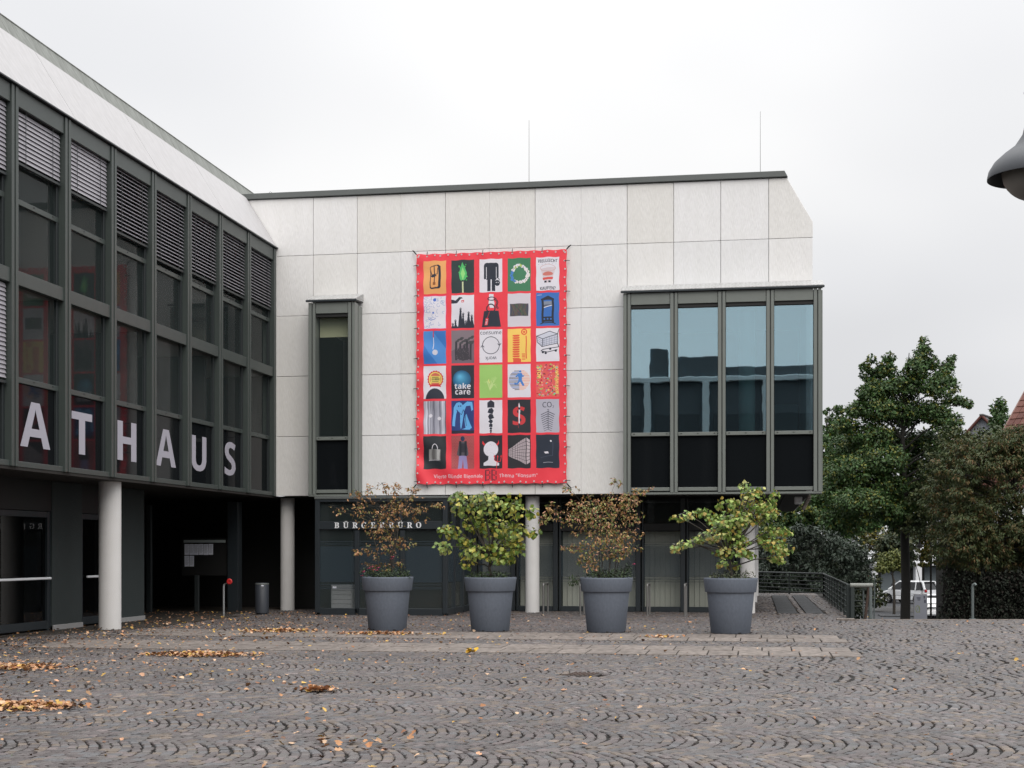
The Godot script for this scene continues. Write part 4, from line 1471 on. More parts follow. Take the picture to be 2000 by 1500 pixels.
func banner() -> void:
	var t := thing("red_banner", "huge red art biennale banner with thirty small posters, laced to the panelled facade", "banner", Vector3(5.85, 6.37, 0.06))
	var m := mat("banner_cloth", Color.WHITE, 0.55)
	m.albedo_texture = print_banner()
	var nx := 56
	var ny := 84
	var w := 3.97
	var h := 6.03
	var f := FastNoiseLite.new()
	f.seed = 8
	f.frequency = 0.6
	var pos := func(i: int, j: int) -> Vector3:
		var u := float(i) / nx
		var v := float(j) / ny
		var z := 0.035 + 0.012 * f.get_noise_2d(u * 5.0, v * 7.0)
		# folds that run up from the lower corners and the laced edge
		var e := Vector2(u, (1.0 - v) * 1.5)
		var d1 := e.x * 0.75 + e.y * 0.72
		z += 0.05 * sin(d1 * 30.0 + 2.0 * f.get_noise_2d(u * 3.0, v * 3.0)) * exp(-5.0 * (e.x * 0.9 + e.y * 0.35))
		var e2 := Vector2(1.0 - u, (1.0 - v) * 1.5)
		z += 0.014 * sin((e2.x * 0.6 + e2.y * 0.75) * 40.0) * exp(-6.0 * (e2.x + e2.y * 0.6))
		z += 0.012 * sin(v * 62.0) * exp(-9.0 * u)
		z += 0.008 * sin(u * 60.0) * exp(-14.0 * v)
		var x := (u - 0.5) * w + 0.008 * sin(v * 84.0) * (absf(u - 0.5) * 2.0)
		var y := (0.5 - v) * h + 0.01 * sin(u * 66.0) * (absf(v - 0.5) * 2.0)
		return Vector3(x, y, z)
	var grid := []
	for j in ny + 1:
		var line := []
		for i in nx + 1:
			line.append(pos.call(i, j))
		grid.append(line)
	var nor := func(i: int, j: int) -> Vector3:
		var a: Vector3 = grid[j][mini(i + 1, nx)] - grid[j][maxi(i - 1, 0)]
		var b: Vector3 = grid[maxi(j - 1, 0)][i] - grid[mini(j + 1, ny)][i]
		return a.cross(b).normalized()
	var mb := MB.new()
	for j in ny:
		for i in nx:
			var q := [[i, j], [i, j + 1], [i + 1, j + 1], [i + 1, j]]
			for s in [[0, 1, 2], [0, 2, 3]]:
				var a = q[s[0]]
				var b = q[s[1]]
				var c = q[s[2]]
				mb.tri(grid[a[1]][a[0]], grid[b[1]][b[0]], grid[c[1]][c[0]], nor.call(a[0], a[1]), nor.call(b[0], b[1]), nor.call(c[0], c[1]))
				for e in [a, c, b]:
					mb.uv.append(Vector2(float(e[0]) / nx, float(e[1]) / ny))
	part(t, "cloth", mb, m)
	var ring := MB.new()
	ring.lathe([Vector2(0.009, 0.0), Vector2(0.023, 0.0), Vector2(0.02, 0.01), Vector2(0.009, 0.007)], 10, Vector3.ZERO, Basis(Vector3.RIGHT, PI / 2))
	var rm := ring.mesh()
	for side in 4:
		var n := 21 if side < 2 else 30
		for k in n:
			var u := (k + 0.5) / n
			var i := clampi(roundi(u * nx), 0, nx)
			var j := clampi(roundi(u * ny), 0, ny)
			var p: Vector3
			var out: Vector3
			if side == 0:
				p = grid[0][i] + Vector3(0, -0.045, 0.004)
				out = Vector3.UP
			elif side == 1:
				p = grid[ny][i] + Vector3(0, 0.045, 0.004)
				out = Vector3.DOWN
			elif side == 2:
				p = grid[j][0] + Vector3(0.045, 0, 0.006)
				out = Vector3.LEFT
			else:
				p = grid[j][nx] + Vector3(-0.045, 0, 0.006)
				out = Vector3.RIGHT
			put(t, "eyelet", rm, M.eyelet, p)
			if k % 4 == 1:
				var cord := MB.new()
				cord.tube([p + Vector3(0, 0, 0.01), p + out * 0.07, p + out * 0.13 - Vector3(0, 0, 0.05)], [0.009, 0.009, 0.009], 5)
				part(t, "lacing_cord", cord, M.cord)
	for q in [Vector2(-1, 1), Vector2(1, 1), Vector2(-1, -1), Vector2(1, -1)]:
		var cord := MB.new()
		var c := Vector3(q.x * w / 2, q.y * h / 2, 0.04)
		cord.tube([c, c + Vector3(q.x * 0.06, q.y * 0.07, 0.0), c + Vector3(q.x * 0.11, q.y * 0.12, -0.05)], [0.016, 0.02, 0.012], 6)
		part(t, "corner_cord", cord, M.cord)


func leaf_mesh(widths: Array, fold := 0.18, curl := 0.2) -> ArrayMesh:
	# a leaf 1 long along +z with its upper face towards +y
	var mb := MB.new()
	var n := widths.size() - 1
	for s in [-1.0, 1.0]:
		for k in n:
			var z0 := float(k) / n
			var z1 := float(k + 1) / n
			var w0: float = widths[k]
			var w1: float = widths[k + 1]
			var p := [Vector3(0, -curl * z0 * z0, z0), Vector3(s * w0, fold * w0 - curl * z0 * z0, z0), Vector3(s * w1, fold * w1 - curl * z1 * z1, z1), Vector3(0, -curl * z1 * z1, z1)]
			if w0 <= 0.0:
				mb.face([p[0], p[2], p[3]], Vector3.UP)
			elif w1 <= 0.0:
				mb.face([p[0], p[1], p[2]], Vector3.UP)
			else:
				mb.face(p, Vector3.UP)
	return mb.mesh()


func leaves(lobes: Array, count: int, size: Vector2, colors: Array, r: RandomNumberGenerator, deepness := 0.85, hang := 0.5, clump := 0.0, shift := Vector3.ZERO) -> Array:
	# [transforms, colours] of leaves spread through ellipsoids [x, y, z, rx, ry]
	var sum := 0.0
	var acc := []
	for l in lobes:
		sum += pow(l[3] * l[3] * l[4], 0.62)
		acc.append(sum)
	var xf := []
	var cl := []
	var centres := []
	if clump > 0.0:
		for k in int(count * clump):
			var w := r.randf() * sum
			var i := 0
			while acc[i] < w:
				i += 1
			centres.append([i, rand_dir(r) * pow(r.randf(), 0.36), r.randf()])
	for k in count:
		var i := 0
		var d: Vector3
		var tone := r.randf()
		if clump > 0.0:
			var c = centres[r.randi() % centres.size()]
			i = c[0]
			d = c[1] + rand_dir(r) * 0.22 * pow(r.randf(), 0.5)
			tone = clampf(c[2] + r.randf_range(-0.3, 0.3), 0.0, 0.999)
		else:
			var w := r.randf() * sum
			while acc[i] < w:
				i += 1
			d = rand_dir(r) * pow(r.randf(), 0.42)
		var l = lobes[i]
		var p := Vector3(l[0], l[1], l[2]) + d * Vector3(l[3], l[4], l[3] * deepness) + shift
		var tip := (d * 0.7 + rand_dir(r) * 0.8 + Vector3.DOWN * hang).normalized()
		var nn := (Vector3.UP * (1.0 - hang * 0.6) + d * 0.7 + rand_dir(r) * 0.7).normalized()
		var x := nn.cross(tip).normalized()
		nn = tip.cross(x).normalized()
		var s := r.randf_range(size.x, size.y)
		xf.append(Transform3D(Basis(x * s, nn * s, tip * s), p))
		var c: Color = colors[mini(int(tone * colors.size()), colors.size() - 1)]
		cl.append(c * r.randf_range(0.75, 1.25))
	return [xf, cl]


func rand_dir(r: RandomNumberGenerator) -> Vector3:
	var z := r.randf_range(-1, 1)
	var t := r.randf() * TAU
	var s := sqrt(1.0 - z * z)
	return Vector3(s * cos(t), z, s * sin(t))


func limb(mb: MB, a: Vector3, b: Vector3, r0: float, r1: float, r: RandomNumberGenerator, sag := 0.12) -> void:
	var d := a.distance_to(b)
	var pts := []
	var rad := []
	for k in 5:
		var t := k / 4.0
		var p := a.lerp(b, t) + Vector3(0, sin(t * PI) * d * sag, 0)
		if k > 0 and k < 4:
			p += rand_dir(r) * d * 0.04
		pts.append(p)
		rad.append(lerpf(r0, r1, t))
	mb.tube(pts, rad, 6, false)


func planters() -> void:
	var spots := [5.22, 7.36, 9.71, 12.16]
	var words := ["leftmost blue grey plant pot, holding a bronze shrub and pink flowers", "blue grey plant pot holding the yellow green shrub in front of the round column", "blue grey plant pot holding the bronze shrub below the banner's right edge", "rightmost blue grey plant pot, holding the wide green shrub"]
	var prof := [Vector2(0.0, 0.0), Vector2(0.375, 0.0), Vector2(0.385, 0.012), Vector2(0.462, 0.81), Vector2(0.463, 0.825), Vector2(0.475, 0.8), Vector2(0.492, 0.802), Vector2(0.5, 0.815), Vector2(0.53, 1.05), Vector2(0.53, 1.068), Vector2(0.522, 1.08), Vector2(0.495, 1.08), Vector2(0.488, 1.07), Vector2(0.475, 0.96)]
	var shell := MB.new()
	shell.lathe(prof, 56)
	var notch := MB.new()
	notch.box(Vector3.ZERO, Vector3(0.06, 0.03, 0.03), 0.005)
	var soil := MB.new()
	soil.lathe([Vector2(0.0, 0.995), Vector2(0.3, 0.99), Vector2(0.478, 0.965)], 32)
	var first: Node3D
	for k in 4:
		var o: Node3D
		if k == 0:
			o = thing("plant_pot", words[0], "plant pot", Vector3(spots[0], 0, 8.35), 0, "blue grey plant pots in a row")
			part(o, "pot_shell", shell, M.pot)
			part(o, "soil", soil, M.soil)
			for a in [-0.55, 0.62, 2.4, 3.7]:
				var b := part(o, "drain_notch", notch, M.gap)
				b.position = Vector3(sin(a) * 0.372, 0.014, cos(a) * 0.372)
				b.rotation.y = a
			first = o
		else:
			o = first.duplicate()
			o.name = numbered(self, "plant_pot")
			add_child(o, true)
			o.position = Vector3(spots[k], 0, 8.35)
			o.rotation.y = 0.35 * k
			o.set_meta("label", words[k])
	var heart := leaf_mesh([0.0, 0.42, 0.54, 0.5, 0.36, 0.18, 0.0], 0.25, 0.25)
	var oval := leaf_mesh([0.0, 0.2, 0.27, 0.2, 0.0], 0.3, 0.3)
	var redbud := [Color(0.140, 0.224, 0.039), Color(0.189, 0.280, 0.049), Color(0.266, 0.329, 0.063), Color(0.350, 0.364, 0.070), Color(0.462, 0.392, 0.070), Color(0.105, 0.182, 0.042)]
	var redbud_green := [Color(0.119, 0.210, 0.036), Color(0.161, 0.266, 0.049), Color(0.217, 0.315, 0.063), Color(0.280, 0.364, 0.084), Color(0.420, 0.420, 0.140), Color(0.392, 0.280, 0.056)]
	var bronze := [Color(0.32, 0.16, 0.06), Color(0.4, 0.21, 0.09), Color(0.25, 0.17, 0.05), Color(0.19, 0.17, 0.045), Color(0.48, 0.26, 0.13), Color(0.36, 0.17, 0.08), Color(0.14, 0.14, 0.04)]
	var bronze_green := [Color(0.3, 0.16, 0.06), Color(0.36, 0.21, 0.07), Color(0.22, 0.19, 0.055), Color(0.19, 0.22, 0.055), Color(0.46, 0.26, 0.13), Color(0.42, 0.2, 0.13), Color(0.14, 0.17, 0.05)]
	var l2 := [[-0.54,2.55,0.09,0.29,0.25],[-0.08,2.55,0.01,0.31,0.25],[0.43,2.50,-0.07,0.29,0.25],[0.77,2.40,-0.13,0.14,0.12],[-0.33,2.19,0.06,0.26,0.19],[0.13,2.09,-0.02,0.41,0.23],[0.53,2.03,-0.09,0.26,0.21],[0.86,2.00,-0.15,0.17,0.10],[-0.79,2.03,0.13,0.26,0.14],[-0.91,1.69,0.15,0.17,0.14],[-0.54,1.83,0.09,0.21,0.14],[-0.28,1.62,0.05,0.36,0.17],[0.23,1.67,-0.04,0.41,0.19],[0.58,1.67,-0.10,0.17,0.17],[-0.46,1.36,0.08,0.17,0.10],[-0.59,2.71,0.10,0.14,0.12],[-0.03,2.71,0.00,0.21,0.10],[0.18,1.46,-0.03,0.37,0.10]]
	var l4 := [[0.28,2.86,-0.05,0.12,0.10],[0.35,2.73,-0.06,0.15,0.12],[0.55,2.78,-0.09,0.12,0.10],[0.84,2.68,-0.14,0.10,0.14],[-0.07,2.53,0.01,0.22,0.14],[0.23,2.48,-0.04,0.25,0.16],[0.63,2.50,-0.11,0.28,0.16],[0.79,2.37,-0.13,0.16,0.12],[-1.04,2.27,0.18,0.14,0.07],[-0.81,2.32,0.14,0.14,0.08],[-0.56,2.37,0.10,0.16,0.10],[-0.40,2.27,0.07,0.14,0.10],[-0.17,2.22,0.03,0.22,0.16],[0.18,2.22,-0.03,0.28,0.18],[0.53,2.27,-0.09,0.25,0.14],[-1.06,1.67,0.18,0.10,0.08],[-0.86,1.75,0.15,0.14,0.09],[-0.64,1.82,0.11,0.16,0.09],[-0.37,1.92,0.06,0.22,0.14],[-0.02,1.97,0.00,0.22,0.14],[0.13,1.82,-0.02,0.28,0.16],[-0.12,1.59,0.02,0.20,0.12],[0.18,1.62,-0.03,0.20,0.10],[0.35,1.55,-0.06,0.14,0.08],[0.63,1.87,-0.11,0.20,0.14],[0.87,2.02,-0.15,0.20,0.10],[1.07,2.00,-0.18,0.14,0.10],[0.82,1.72,-0.14,0.24,0.14],[1.07,1.65,-0.18,0.18,0.12],[0.92,1.47,-0.16,0.18,0.10],[-0.15,1.37,0.02,0.12,0.08],[0.05,1.32,-0.01,0.12,0.08]]
	var l1 := [[-0.12,2.35,0.02,0.58,0.37],[0.34,2.56,-0.06,0.37,0.31],[-0.53,2.56,0.09,0.31,0.26],[-0.33,2.82,0.06,0.21,0.19],[0.19,2.85,-0.03,0.23,0.19],[-0.07,2.98,0.01,0.15,0.10],[-0.89,2.41,0.15,0.15,0.10],[0.91,2.56,-0.15,0.23,0.06],[-1.05,2.51,0.18,0.10,0.04],[0.03,1.99,-0.01,0.47,0.23],[0.34,1.78,-0.06,0.29,0.13],[-0.17,1.67,0.03,0.42,0.17],[-0.59,1.59,0.10,0.26,0.06],[0.03,1.36,-0.01,0.42,0.17],[-0.38,1.31,0.06,0.26,0.10],[0.45,2.82,-0.08,0.21,0.15],[0.55,2.35,-0.09,0.26,0.17],[-0.59,2.82,0.10,0.13,0.13]]
	var l3 := [[-0.04,2.28,0.01,0.61,0.36],[-0.65,2.28,0.11,0.41,0.22],[-1.10,2.39,0.19,0.20,0.18],[0.46,2.39,-0.08,0.31,0.31],[-0.34,2.54,0.06,0.46,0.22],[0.26,2.64,-0.04,0.41,0.18],[0.71,2.79,-0.12,0.20,0.08],[0.86,2.84,-0.15,0.12,0.05],[-0.70,2.84,0.12,0.18,0.10],[0.16,3.00,-0.03,0.12,0.10],[-0.14,1.88,0.02,0.56,0.22],[0.31,1.88,-0.05,0.36,0.20],[-0.65,1.67,0.11,0.26,0.08],[-0.04,1.57,0.01,0.46,0.16],[-0.39,1.42,0.07,0.20,0.10],[0.56,1.98,-0.10,0.16,0.14],[-1.25,2.23,0.21,0.10,0.10],[-0.24,1.31,0.04,0.16,0.12],[0.31,1.57,-0.05,0.26,0.14],[0.61,1.67,-0.10,0.12,0.06]]
	shrub(0, spots[0], "bronze autumn shrub with sparse fine twigs, in the leftmost pot", l1, 1500, Vector2(0.042, 0.07), bronze, oval, 5, 0.014, 0)
	shrub(1, spots[1], "compact shrub with big yellow green heart leaves, in front of the round column", l2, 1350, Vector2(0.06, 0.105), redbud, heart, 1, 0.04, 300)
	shrub(2, spots[2], "bushy bronze and green shrub with arching twigs, below the banner's right edge", l3, 2900, Vector2(0.04, 0.068), bronze_green, oval, 7, 0.012, 0)
	shrub(3, spots[3], "wide spreading green heart leaved shrub, in the rightmost pot", l4, 2000, Vector2(0.052, 0.09), redbud_green, heart, 1, 0.04, 300)
	# low plants over the rims
	var small := leaf_mesh([0.0, 0.25, 0.3, 0.0], 0.2, 0.2)
	var greens := [Color(0.03, 0.055, 0.02), Color(0.04, 0.07, 0.025), Color(0.055, 0.085, 0.03), Color(0.025, 0.045, 0.022)]
	var under := [
		["low green rose bush with pink blooms, under the leftmost shrub", [[-0.3, 1.14, 0.2, 0.22, 0.16], [0.05, 1.12, 0.25, 0.25, 0.13], [0.35, 1.12, 0.15, 0.18, 0.14], [0.0, 1.15, -0.1, 0.4, 0.14]], 900],
		["low dark green plants around the trunk of the yellow green shrub", [[-0.2, 1.1, 0.2, 0.25, 0.11], [0.2, 1.1, 0.2, 0.26, 0.1], [0.0, 1.1, -0.1, 0.4, 0.1], [-0.4, 1.1, 0.1, 0.08, 0.08]], 700],
		["low green rose bush with one red bloom, under the bushy bronze shrub", [[-0.15, 1.13, 0.2, 0.28, 0.13], [0.3, 1.15, 0.15, 0.24, 0.16], [0.0, 1.12, -0.1, 0.4, 0.12], [-0.62, 1.02, 0.2, 0.12, 0.1], [0.45, 1.26, 0.1, 0.1, 0.12]], 950],
		["wispy low grey green plants in the rightmost pot", [[-0.2, 1.1, 0.2, 0.22, 0.11], [0.15, 1.1, 0.2, 0.25, 0.12], [0.35, 1.12, 0.1, 0.12, 0.13], [0.0, 1.1, -0.1, 0.4, 0.1]], 520]]
	for k in 4:
		var r := pick(300 + k)
		var o := thing("rose_bush" if k == 0 or k == 2 else "ground_plant", under[k][0], "plant", Vector3(spots[k], 0, 8.35), 0, "low plants in the pots")
		var f := leaves(under[k][1], under[k][2], Vector2(0.03, 0.055), greens if k < 3 else [Color(0.08, 0.1, 0.05), Color(0.1, 0.11, 0.06), Color(0.06, 0.08, 0.035)], r, 0.8, 0.1)
		many(o, "foliage", small, M.leaf, f[0], f[1])
		var stems := MB.new()
		for l in under[k][1]:
			for s in 4:
				limb(stems, Vector3(l[0] * 0.7, 0.98, l[2] * 0.7), Vector3(l[0], l[1] + l[4] * 0.6, l[2]) + rand_dir(r) * 0.08, 0.006, 0.003, r)
		part(o, "stems", stems, M.bark).set_meta("kind", "stuff")
		if k == 0 or k == 2:
			var blooms := [Vector3(-0.3, 1.25, 0.34), Vector3(-0.24, 1.28, 0.33), Vector3(-0.2, 1.22, 0.36), Vector3(-0.13, 1.21, 0.36), Vector3(-0.12, 1.26, 0.3), Vector3(-0.44, 1.17, 0.26), Vector3(-0.42, 1.19, 0.3), Vector3(-0.46, 1.1, 0.28), Vector3(0.16, 1.48, 0.2), Vector3(0.14, 1.44, 0.22)] if k == 0 else [Vector3(0.56, 1.34, 0.12)]
			for b in blooms:
				var mb := MB.new()
				for q in 9:
					var a := TAU * q / 4.5
					var t := Vector3(sin(a), 0.25 + 0.12 * (q % 3), cos(a)) * (0.034 if q < 5 else 0.02)
					mb.face([b, b + t + Vector3(cos(a), 0.1, -sin(a)) * 0.018, b + t * 1.25, b + t - Vector3(cos(a), -0.1, -sin(a)) * 0.018], Vector3.UP)
				part(o, "bloom", mb, M.get("pink") if M.has("pink") else mat("pink", lin(0.6, 0.055, 0.17), 0.6))


func shrub(k: int, x: float, label: String, lobes: Array, count: int, size: Vector2, colors: Array, leaf: Mesh, stems: int, thick: float, single: int) -> void:
	var r := pick(200 + k)
	var o := thing("potted_shrub", label, "shrub", Vector3(x, 0.98, 8.35), 0, "shrubs in the plant pots")
	var wood := MB.new()
	var roots := []
	for s in stems:
		var b := Vector3(r.randf_range(-0.14, 0.14), 0, r.randf_range(-0.14, 0.14)) if stems > 1 else Vector3(0.02, 0, 0)
		var top := Vector3(b.x * 2.6 + r.randf_range(-0.1, 0.1), 0.75 + r.randf() * 0.5, b.z * 2.4) if stems > 1 else Vector3(-0.03, 0.55, 0)
		limb(wood, b, top, thick, thick * 0.6, r, 0.02)
		roots.append(top)
	var down := Vector3(0, 0.98, 0)
	var wide := []
	for l in lobes:
		var c := Vector3(l[0], l[1], l[2]) - down + Vector3(0, 0, r.randf_range(-0.3, 0.3))
		wide.append([c.x, c.y, c.z, l[3], l[4]])
		var from: Vector3 = roots[r.randi() % roots.size()]
		if c.y < from.y:
			from = from.lerp(Vector3(0, 0, 0), 0.45)
		limb(wood, from, c, thick * 0.45, thick * 0.2, r, 0.06)
		for q in 5:
			var d := rand_dir(r)
			limb(wood, c - d * Vector3(l[3], l[4], l[3]) * 0.2, c + d * Vector3(l[3], l[4], l[3]) * 0.95, maxf(0.004, thick * 0.16), 0.0025, r, 0.08)
	part(o, "branches", wood, M.bark_light)
	var f := leaves(wide, count, size, colors, r, 1.0, 0.75 if single else 0.35, 0.22 if single == 0 else 0.0)
	if single == 0:
		many(o, "foliage", leaf, M.leaf, f[0], f[1])
		return
	var order := range(count)
	order.sort_custom(func(a, b): return f[0][a].origin.z > f[0][b].origin.z)
	var set_of := []
	for q in 14:
		var c: Color = colors[q % colors.size()] * r.randf_range(0.8, 1.2)
		var m := mat("shrub_leaf_%d_%d" % [k, q], c.linear_to_srgb(), 0.5)
		m.backlight_enabled = true
		m.backlight = Color(0.55, 0.55, 0.55)
		set_of.append(m)
	var rest := [[], []]
	for q in count:
		var i: int = order[q]
		if q < single:
			put(o, "leaf", leaf, set_of[r.randi() % 14]).transform = f[0][i]
		else:
			rest[0].append(f[0][i])
			rest[1].append(f[1][i])
	many(o, "foliage", leaf, M.leaf, rest[0], rest[1])


func hoop(pts: Array, radius: float, sides := 10) -> MB:
	var mb := MB.new()
	var rad := []
	for p in pts:
		rad.append(radius)
	mb.tube(pts, rad, sides)
	return mb


func rounded(a: Vector3, b: Vector3, c: Vector3, radius: float, out: Array) -> void:
	# adds a bend from the line a-b into b-c
	var d0 := (a - b).normalized() * radius
	var d1 := (c - b).normalized() * radius
	for k in 6:
		var t := k / 5.0
		out.append((b + d0).lerp(b, t).lerp(b.lerp(b + d1, t), t))


func street_furniture() -> void:
	var where := ["just right of the round column", "half hidden behind the third plant pot", "between the third and fourth plant pots, nearer the third", "between the third and fourth plant pots, nearer the fourth"]
	var hx := [7.4, 8.33, 10.0, 10.92]
	for k in 4:
		var o := thing("bike_stand", "steel bicycle hoop " + where[k], "bike stand", Vector3(hx[k], 0, 0.85), 0, "steel bike hoops before the glazing")
		var pts := [Vector3(0, -0.01, 0.4)]
		rounded(Vector3(0, -0.01, 0.4), Vector3(0, 0.78, 0.4), Vector3(0, 0.78, -0.4), 0.06, pts)
		rounded(Vector3(0, 0.78, 0.4), Vector3(0, 0.78, -0.4), Vector3(0, 0, -0.4), 0.06, pts)
		pts.append(Vector3(0, -0.01, -0.4))
		part(o, "hoop", hoop(pts, 0.024), M.steel_dull)
		for s in [-0.4, 0.4]:
			var mb := MB.new()
			mb.lathe([Vector2(0.05, 0.0), Vector2(0.05, 0.012), Vector2(0.026, 0.016)], 14)
			part(o, "foot_ring", mb, M.steel_dull).position = Vector3(0, 0, s)
	# litter bin
	var o := thing("litter_bin", "dark round litter bin standing beside the corner column", "litter bin", Vector3(0.37, 0, 2.2))
	var mb := MB.new()
	mb.lathe([Vector2(0.14, 0.0), Vector2(0.14, 0.04), Vector2(0.172, 0.05), Vector2(0.172, 0.79), Vector2(0.165, 0.8), Vector2(0.0, 0.805)], 30)
	part(o, "bin_body", mb, M.bin)
	mb = MB.new()
	mb.lathe([Vector2(0.176, 0.765), Vector2(0.178, 0.775), Vector2(0.176, 0.79)], 30)
	part(o, "rim_band", mb, M.frame)
	boxpart(o, "label_plate", Vector3(0.07, 0.735, 0.163), Vector3(0.06, 0.03, 0.012), M.paper)
	boxpart(o, "lock", Vector3(0.07, 0.69, 0.163), Vector3(0.03, 0.025, 0.016), M.steel)
	# post with a red disc
	o = thing("red_disc_post", "thin metal post with a red disc on a short arm, by the entrance", "post", Vector3(-0.32, 0, 3.05))
	part(o, "post", hoop([Vector3(0, -0.01, 0), Vector3(0, 0.72, 0), Vector3(0.01, 0.78, 0)], 0.025), M.steel)
	part(o, "arm", hoop([Vector3(0.0, 0.775, 0), Vector3(0.14, 0.83, 0.02)], 0.015), M.steel_dull)
	mb = MB.new()
	mb.lathe([Vector2(0.0, -0.02), Vector2(0.06, -0.02), Vector2(0.075, 0.0), Vector2(0.06, 0.02), Vector2(0.03, 0.022), Vector2(0.025, 0.01), Vector2(0.0, 0.01)], 20, Vector3(0.16, 0.85, 0.03), Basis(Vector3.RIGHT, PI / 2))
	part(o, "red_disc", mb, M.red)
	# drain cover
	o = thing("drain_cover", "square rusty iron drain cover let into the cobbles", "drain cover", Vector3(10.42, 0, 18.3), -0.15)
	boxpart(o, "cover_frame", Vector3(0, -0.01, 0), Vector3(0.42, 0.03, 0.56), M.iron, 0.006)
	for k in 6:
		boxpart(o, "grate_bar", Vector3(-0.15 + 0.06 * k, 0.009, 0), Vector3(0.03, 0.016, 0.46), M.rust, 0.004)
	# railing along the path
	o = thing("path_railing", "dark green metal railing of horizontal bars around the path", "railing")
	var line := [Vector3(14.82, 0, 1.9), Vector3(15.03, 0, -15.4), Vector3(12.7, 0, -19.1)]
	for s in 2:
		var a: Vector3 = line[s]
		var b: Vector3 = line[s + 1]
		var n := int(a.distance_to(b) / (1.75 if s == 0 else 1.5))
		for k in n + 1:
			var p := a.lerp(b, float(k) / n)
			boxpart(o, "post", p + Vector3(0, 0.34, 0), Vector3(0.06, 0.9, 0.06) if k or s else Vector3(0.1, 0.96, 0.1), M.rail, 0.006)
		for y in [0.1, 0.24, 0.38, 0.52, 0.66]:
			part(o, "bar", hoop([a + Vector3(0, y, 0), b + Vector3(0, y, 0)], 0.018, 6), M.rail)
		part(o, "handrail", hoop([a + Vector3(0, 0.79, 0), b + Vector3(0, 0.79, 0)], 0.032, 8), M.rail)
	# short worn rail at the steps
	o = thing("step_rail", "short worn pipe rail with paint flaking off, at the terrace edge", "railing", Vector3(14.88, 0, 2.02), 0.1)
	part(o, "top_pipe", hoop([Vector3(-0.03, 0.79, 0), Vector3(0.5, 0.79, 0)], 0.055, 12), M.rail_worn)
	boxpart(o, "post", Vector3(0.02, 0.36, 0), Vector3(0.09, 0.8, 0.09), M.rail, 0.01)
	part(o, "post", hoop([Vector3(0.44, -0.1, 0), Vector3(0.44, 0.77, 0)], 0.045, 10), M.galvanised)
	part(o, "prop_bar", hoop([Vector3(0.3, -0.15, 0.02), Vector3(0.41, 0.8, 0.0)], 0.035, 8), M.rust)
	for k in 4:
		part(o, "wire", hoop([Vector3(0.05, 0.3 + 0.13 * k, 0), Vector3(0.42, 0.3 + 0.13 * k, 0)], 0.008, 5), M.rail)
	# lone hooked post
	o = thing("hooked_post", "lone galvanised post with a bent top, at the terrace edge before the ivy", "post", Vector3(17.68, 0, 1.72))
	part(o, "post", hoop([Vector3(0, -0.1, 0), Vector3(0, 0.76, 0), Vector3(0.015, 0.81, 0.01), Vector3(0.05, 0.83, 0.03), Vector3(0.07, 0.8, 0.04)], 0.034, 10), M.galvanised)
	mb = MB.new()
	mb.lathe([Vector2(0.08, 0.0), Vector2(0.08, 0.015), Vector2(0.036, 0.02)], 14)
	part(o, "foot_plate", mb, M.galvanised)
	# thin road posts with red reflectors behind the railing
	var far := [Vector3(17.05, -2.45, -24.0), Vector3(17.5, -2.45, -25.0)]
	var say := ["thin pale marker pole with a red top, seen behind the railing end", "slanted bluish marker pole leaning beside the red topped one"]
	for k in 2:
		o = thing("marker_pole", say[k], "pole", far[k], 0, "")
		part(o, "pole", hoop([Vector3(0, 0, 0), Vector3(0.1 * k - 0.04, 2.95 + 0.1 * k, 0)], 0.03, 8), M.galvanised)
		if k == 0:
			boxpart(o, "reflector", Vector3(0.15, 3.1, 0.0), Vector3(0.14, 0.2, 0.05), M.red, 0.02)


func tree(called: String, label: String, category: String, at: Vector3, lobes: Array, count: int, size: Vector2, colors: Array, leaf: Mesh, trunk: float, sd: int, deepness := 0.9, spread := 0.5, fork := 0.35, clump := 0.04, bark := "bark_dark", hang := 0.3, group := "") -> Node3D:
	var r := pick(sd)
	var o := thing(called, label, category, at, 0, group)
	var mid := Vector3.ZERO
	var top := 0.0
	for l in lobes:
		mid += Vector3(l[0], l[1], l[2]) / lobes.size()
		top = maxf(top, l[1])
	var wood := MB.new()
	var axis := [Vector3(0, -0.2, 0), Vector3(0.004 * top, top * fork * 0.5, 0), Vector3(mid.x * 0.15, top * fork, mid.z * 0.2), Vector3(mid.x * 0.8, top * 0.7, mid.z), Vector3(mid.x + 0.3, top * 0.97, mid.z)]
	var stem := MB.new()
	stem.tube(axis, [trunk * 1.15, trunk, trunk * 0.9, trunk * 0.45, trunk * 0.08], 10)
	part(o, "trunk", stem, M[bark])
	var wide := []
	for l in lobes:
		var c := Vector3(l[0], l[1], l[2] + r.randf_range(-spread, spread) * l[3] * 2.0)
		wide.append([c.x, c.y, c.z, l[3], l[4]])
		var t := clampf((c.y - top * fork) / (top * (1.0 - fork)) * 0.75, 0.0, 0.85)
		var from: Vector3 = axis[2].lerp(axis[3], minf(1.0, t * 2.0)) if t < 0.5 else axis[3].lerp(axis[4], t * 2.0 - 1.0)
		limb(wood, from, c, trunk * 0.35 * (1.0 - 0.6 * t), trunk * 0.08, r, 0.1)
		for q in 6:
			var d := rand_dir(r)
			limb(wood, c - d * 0.1 * l[3], c + d * Vector3(l[3], l[4], l[3]) * 0.95, trunk * 0.06, trunk * 0.02, r, 0.08)
	part(o, "limbs", wood, M[bark])
	var f := leaves(wide, count, size, colors, r, deepness, hang, clump)
	many(o, "crown", leaf, M.leaf, f[0], f[1])
	return o


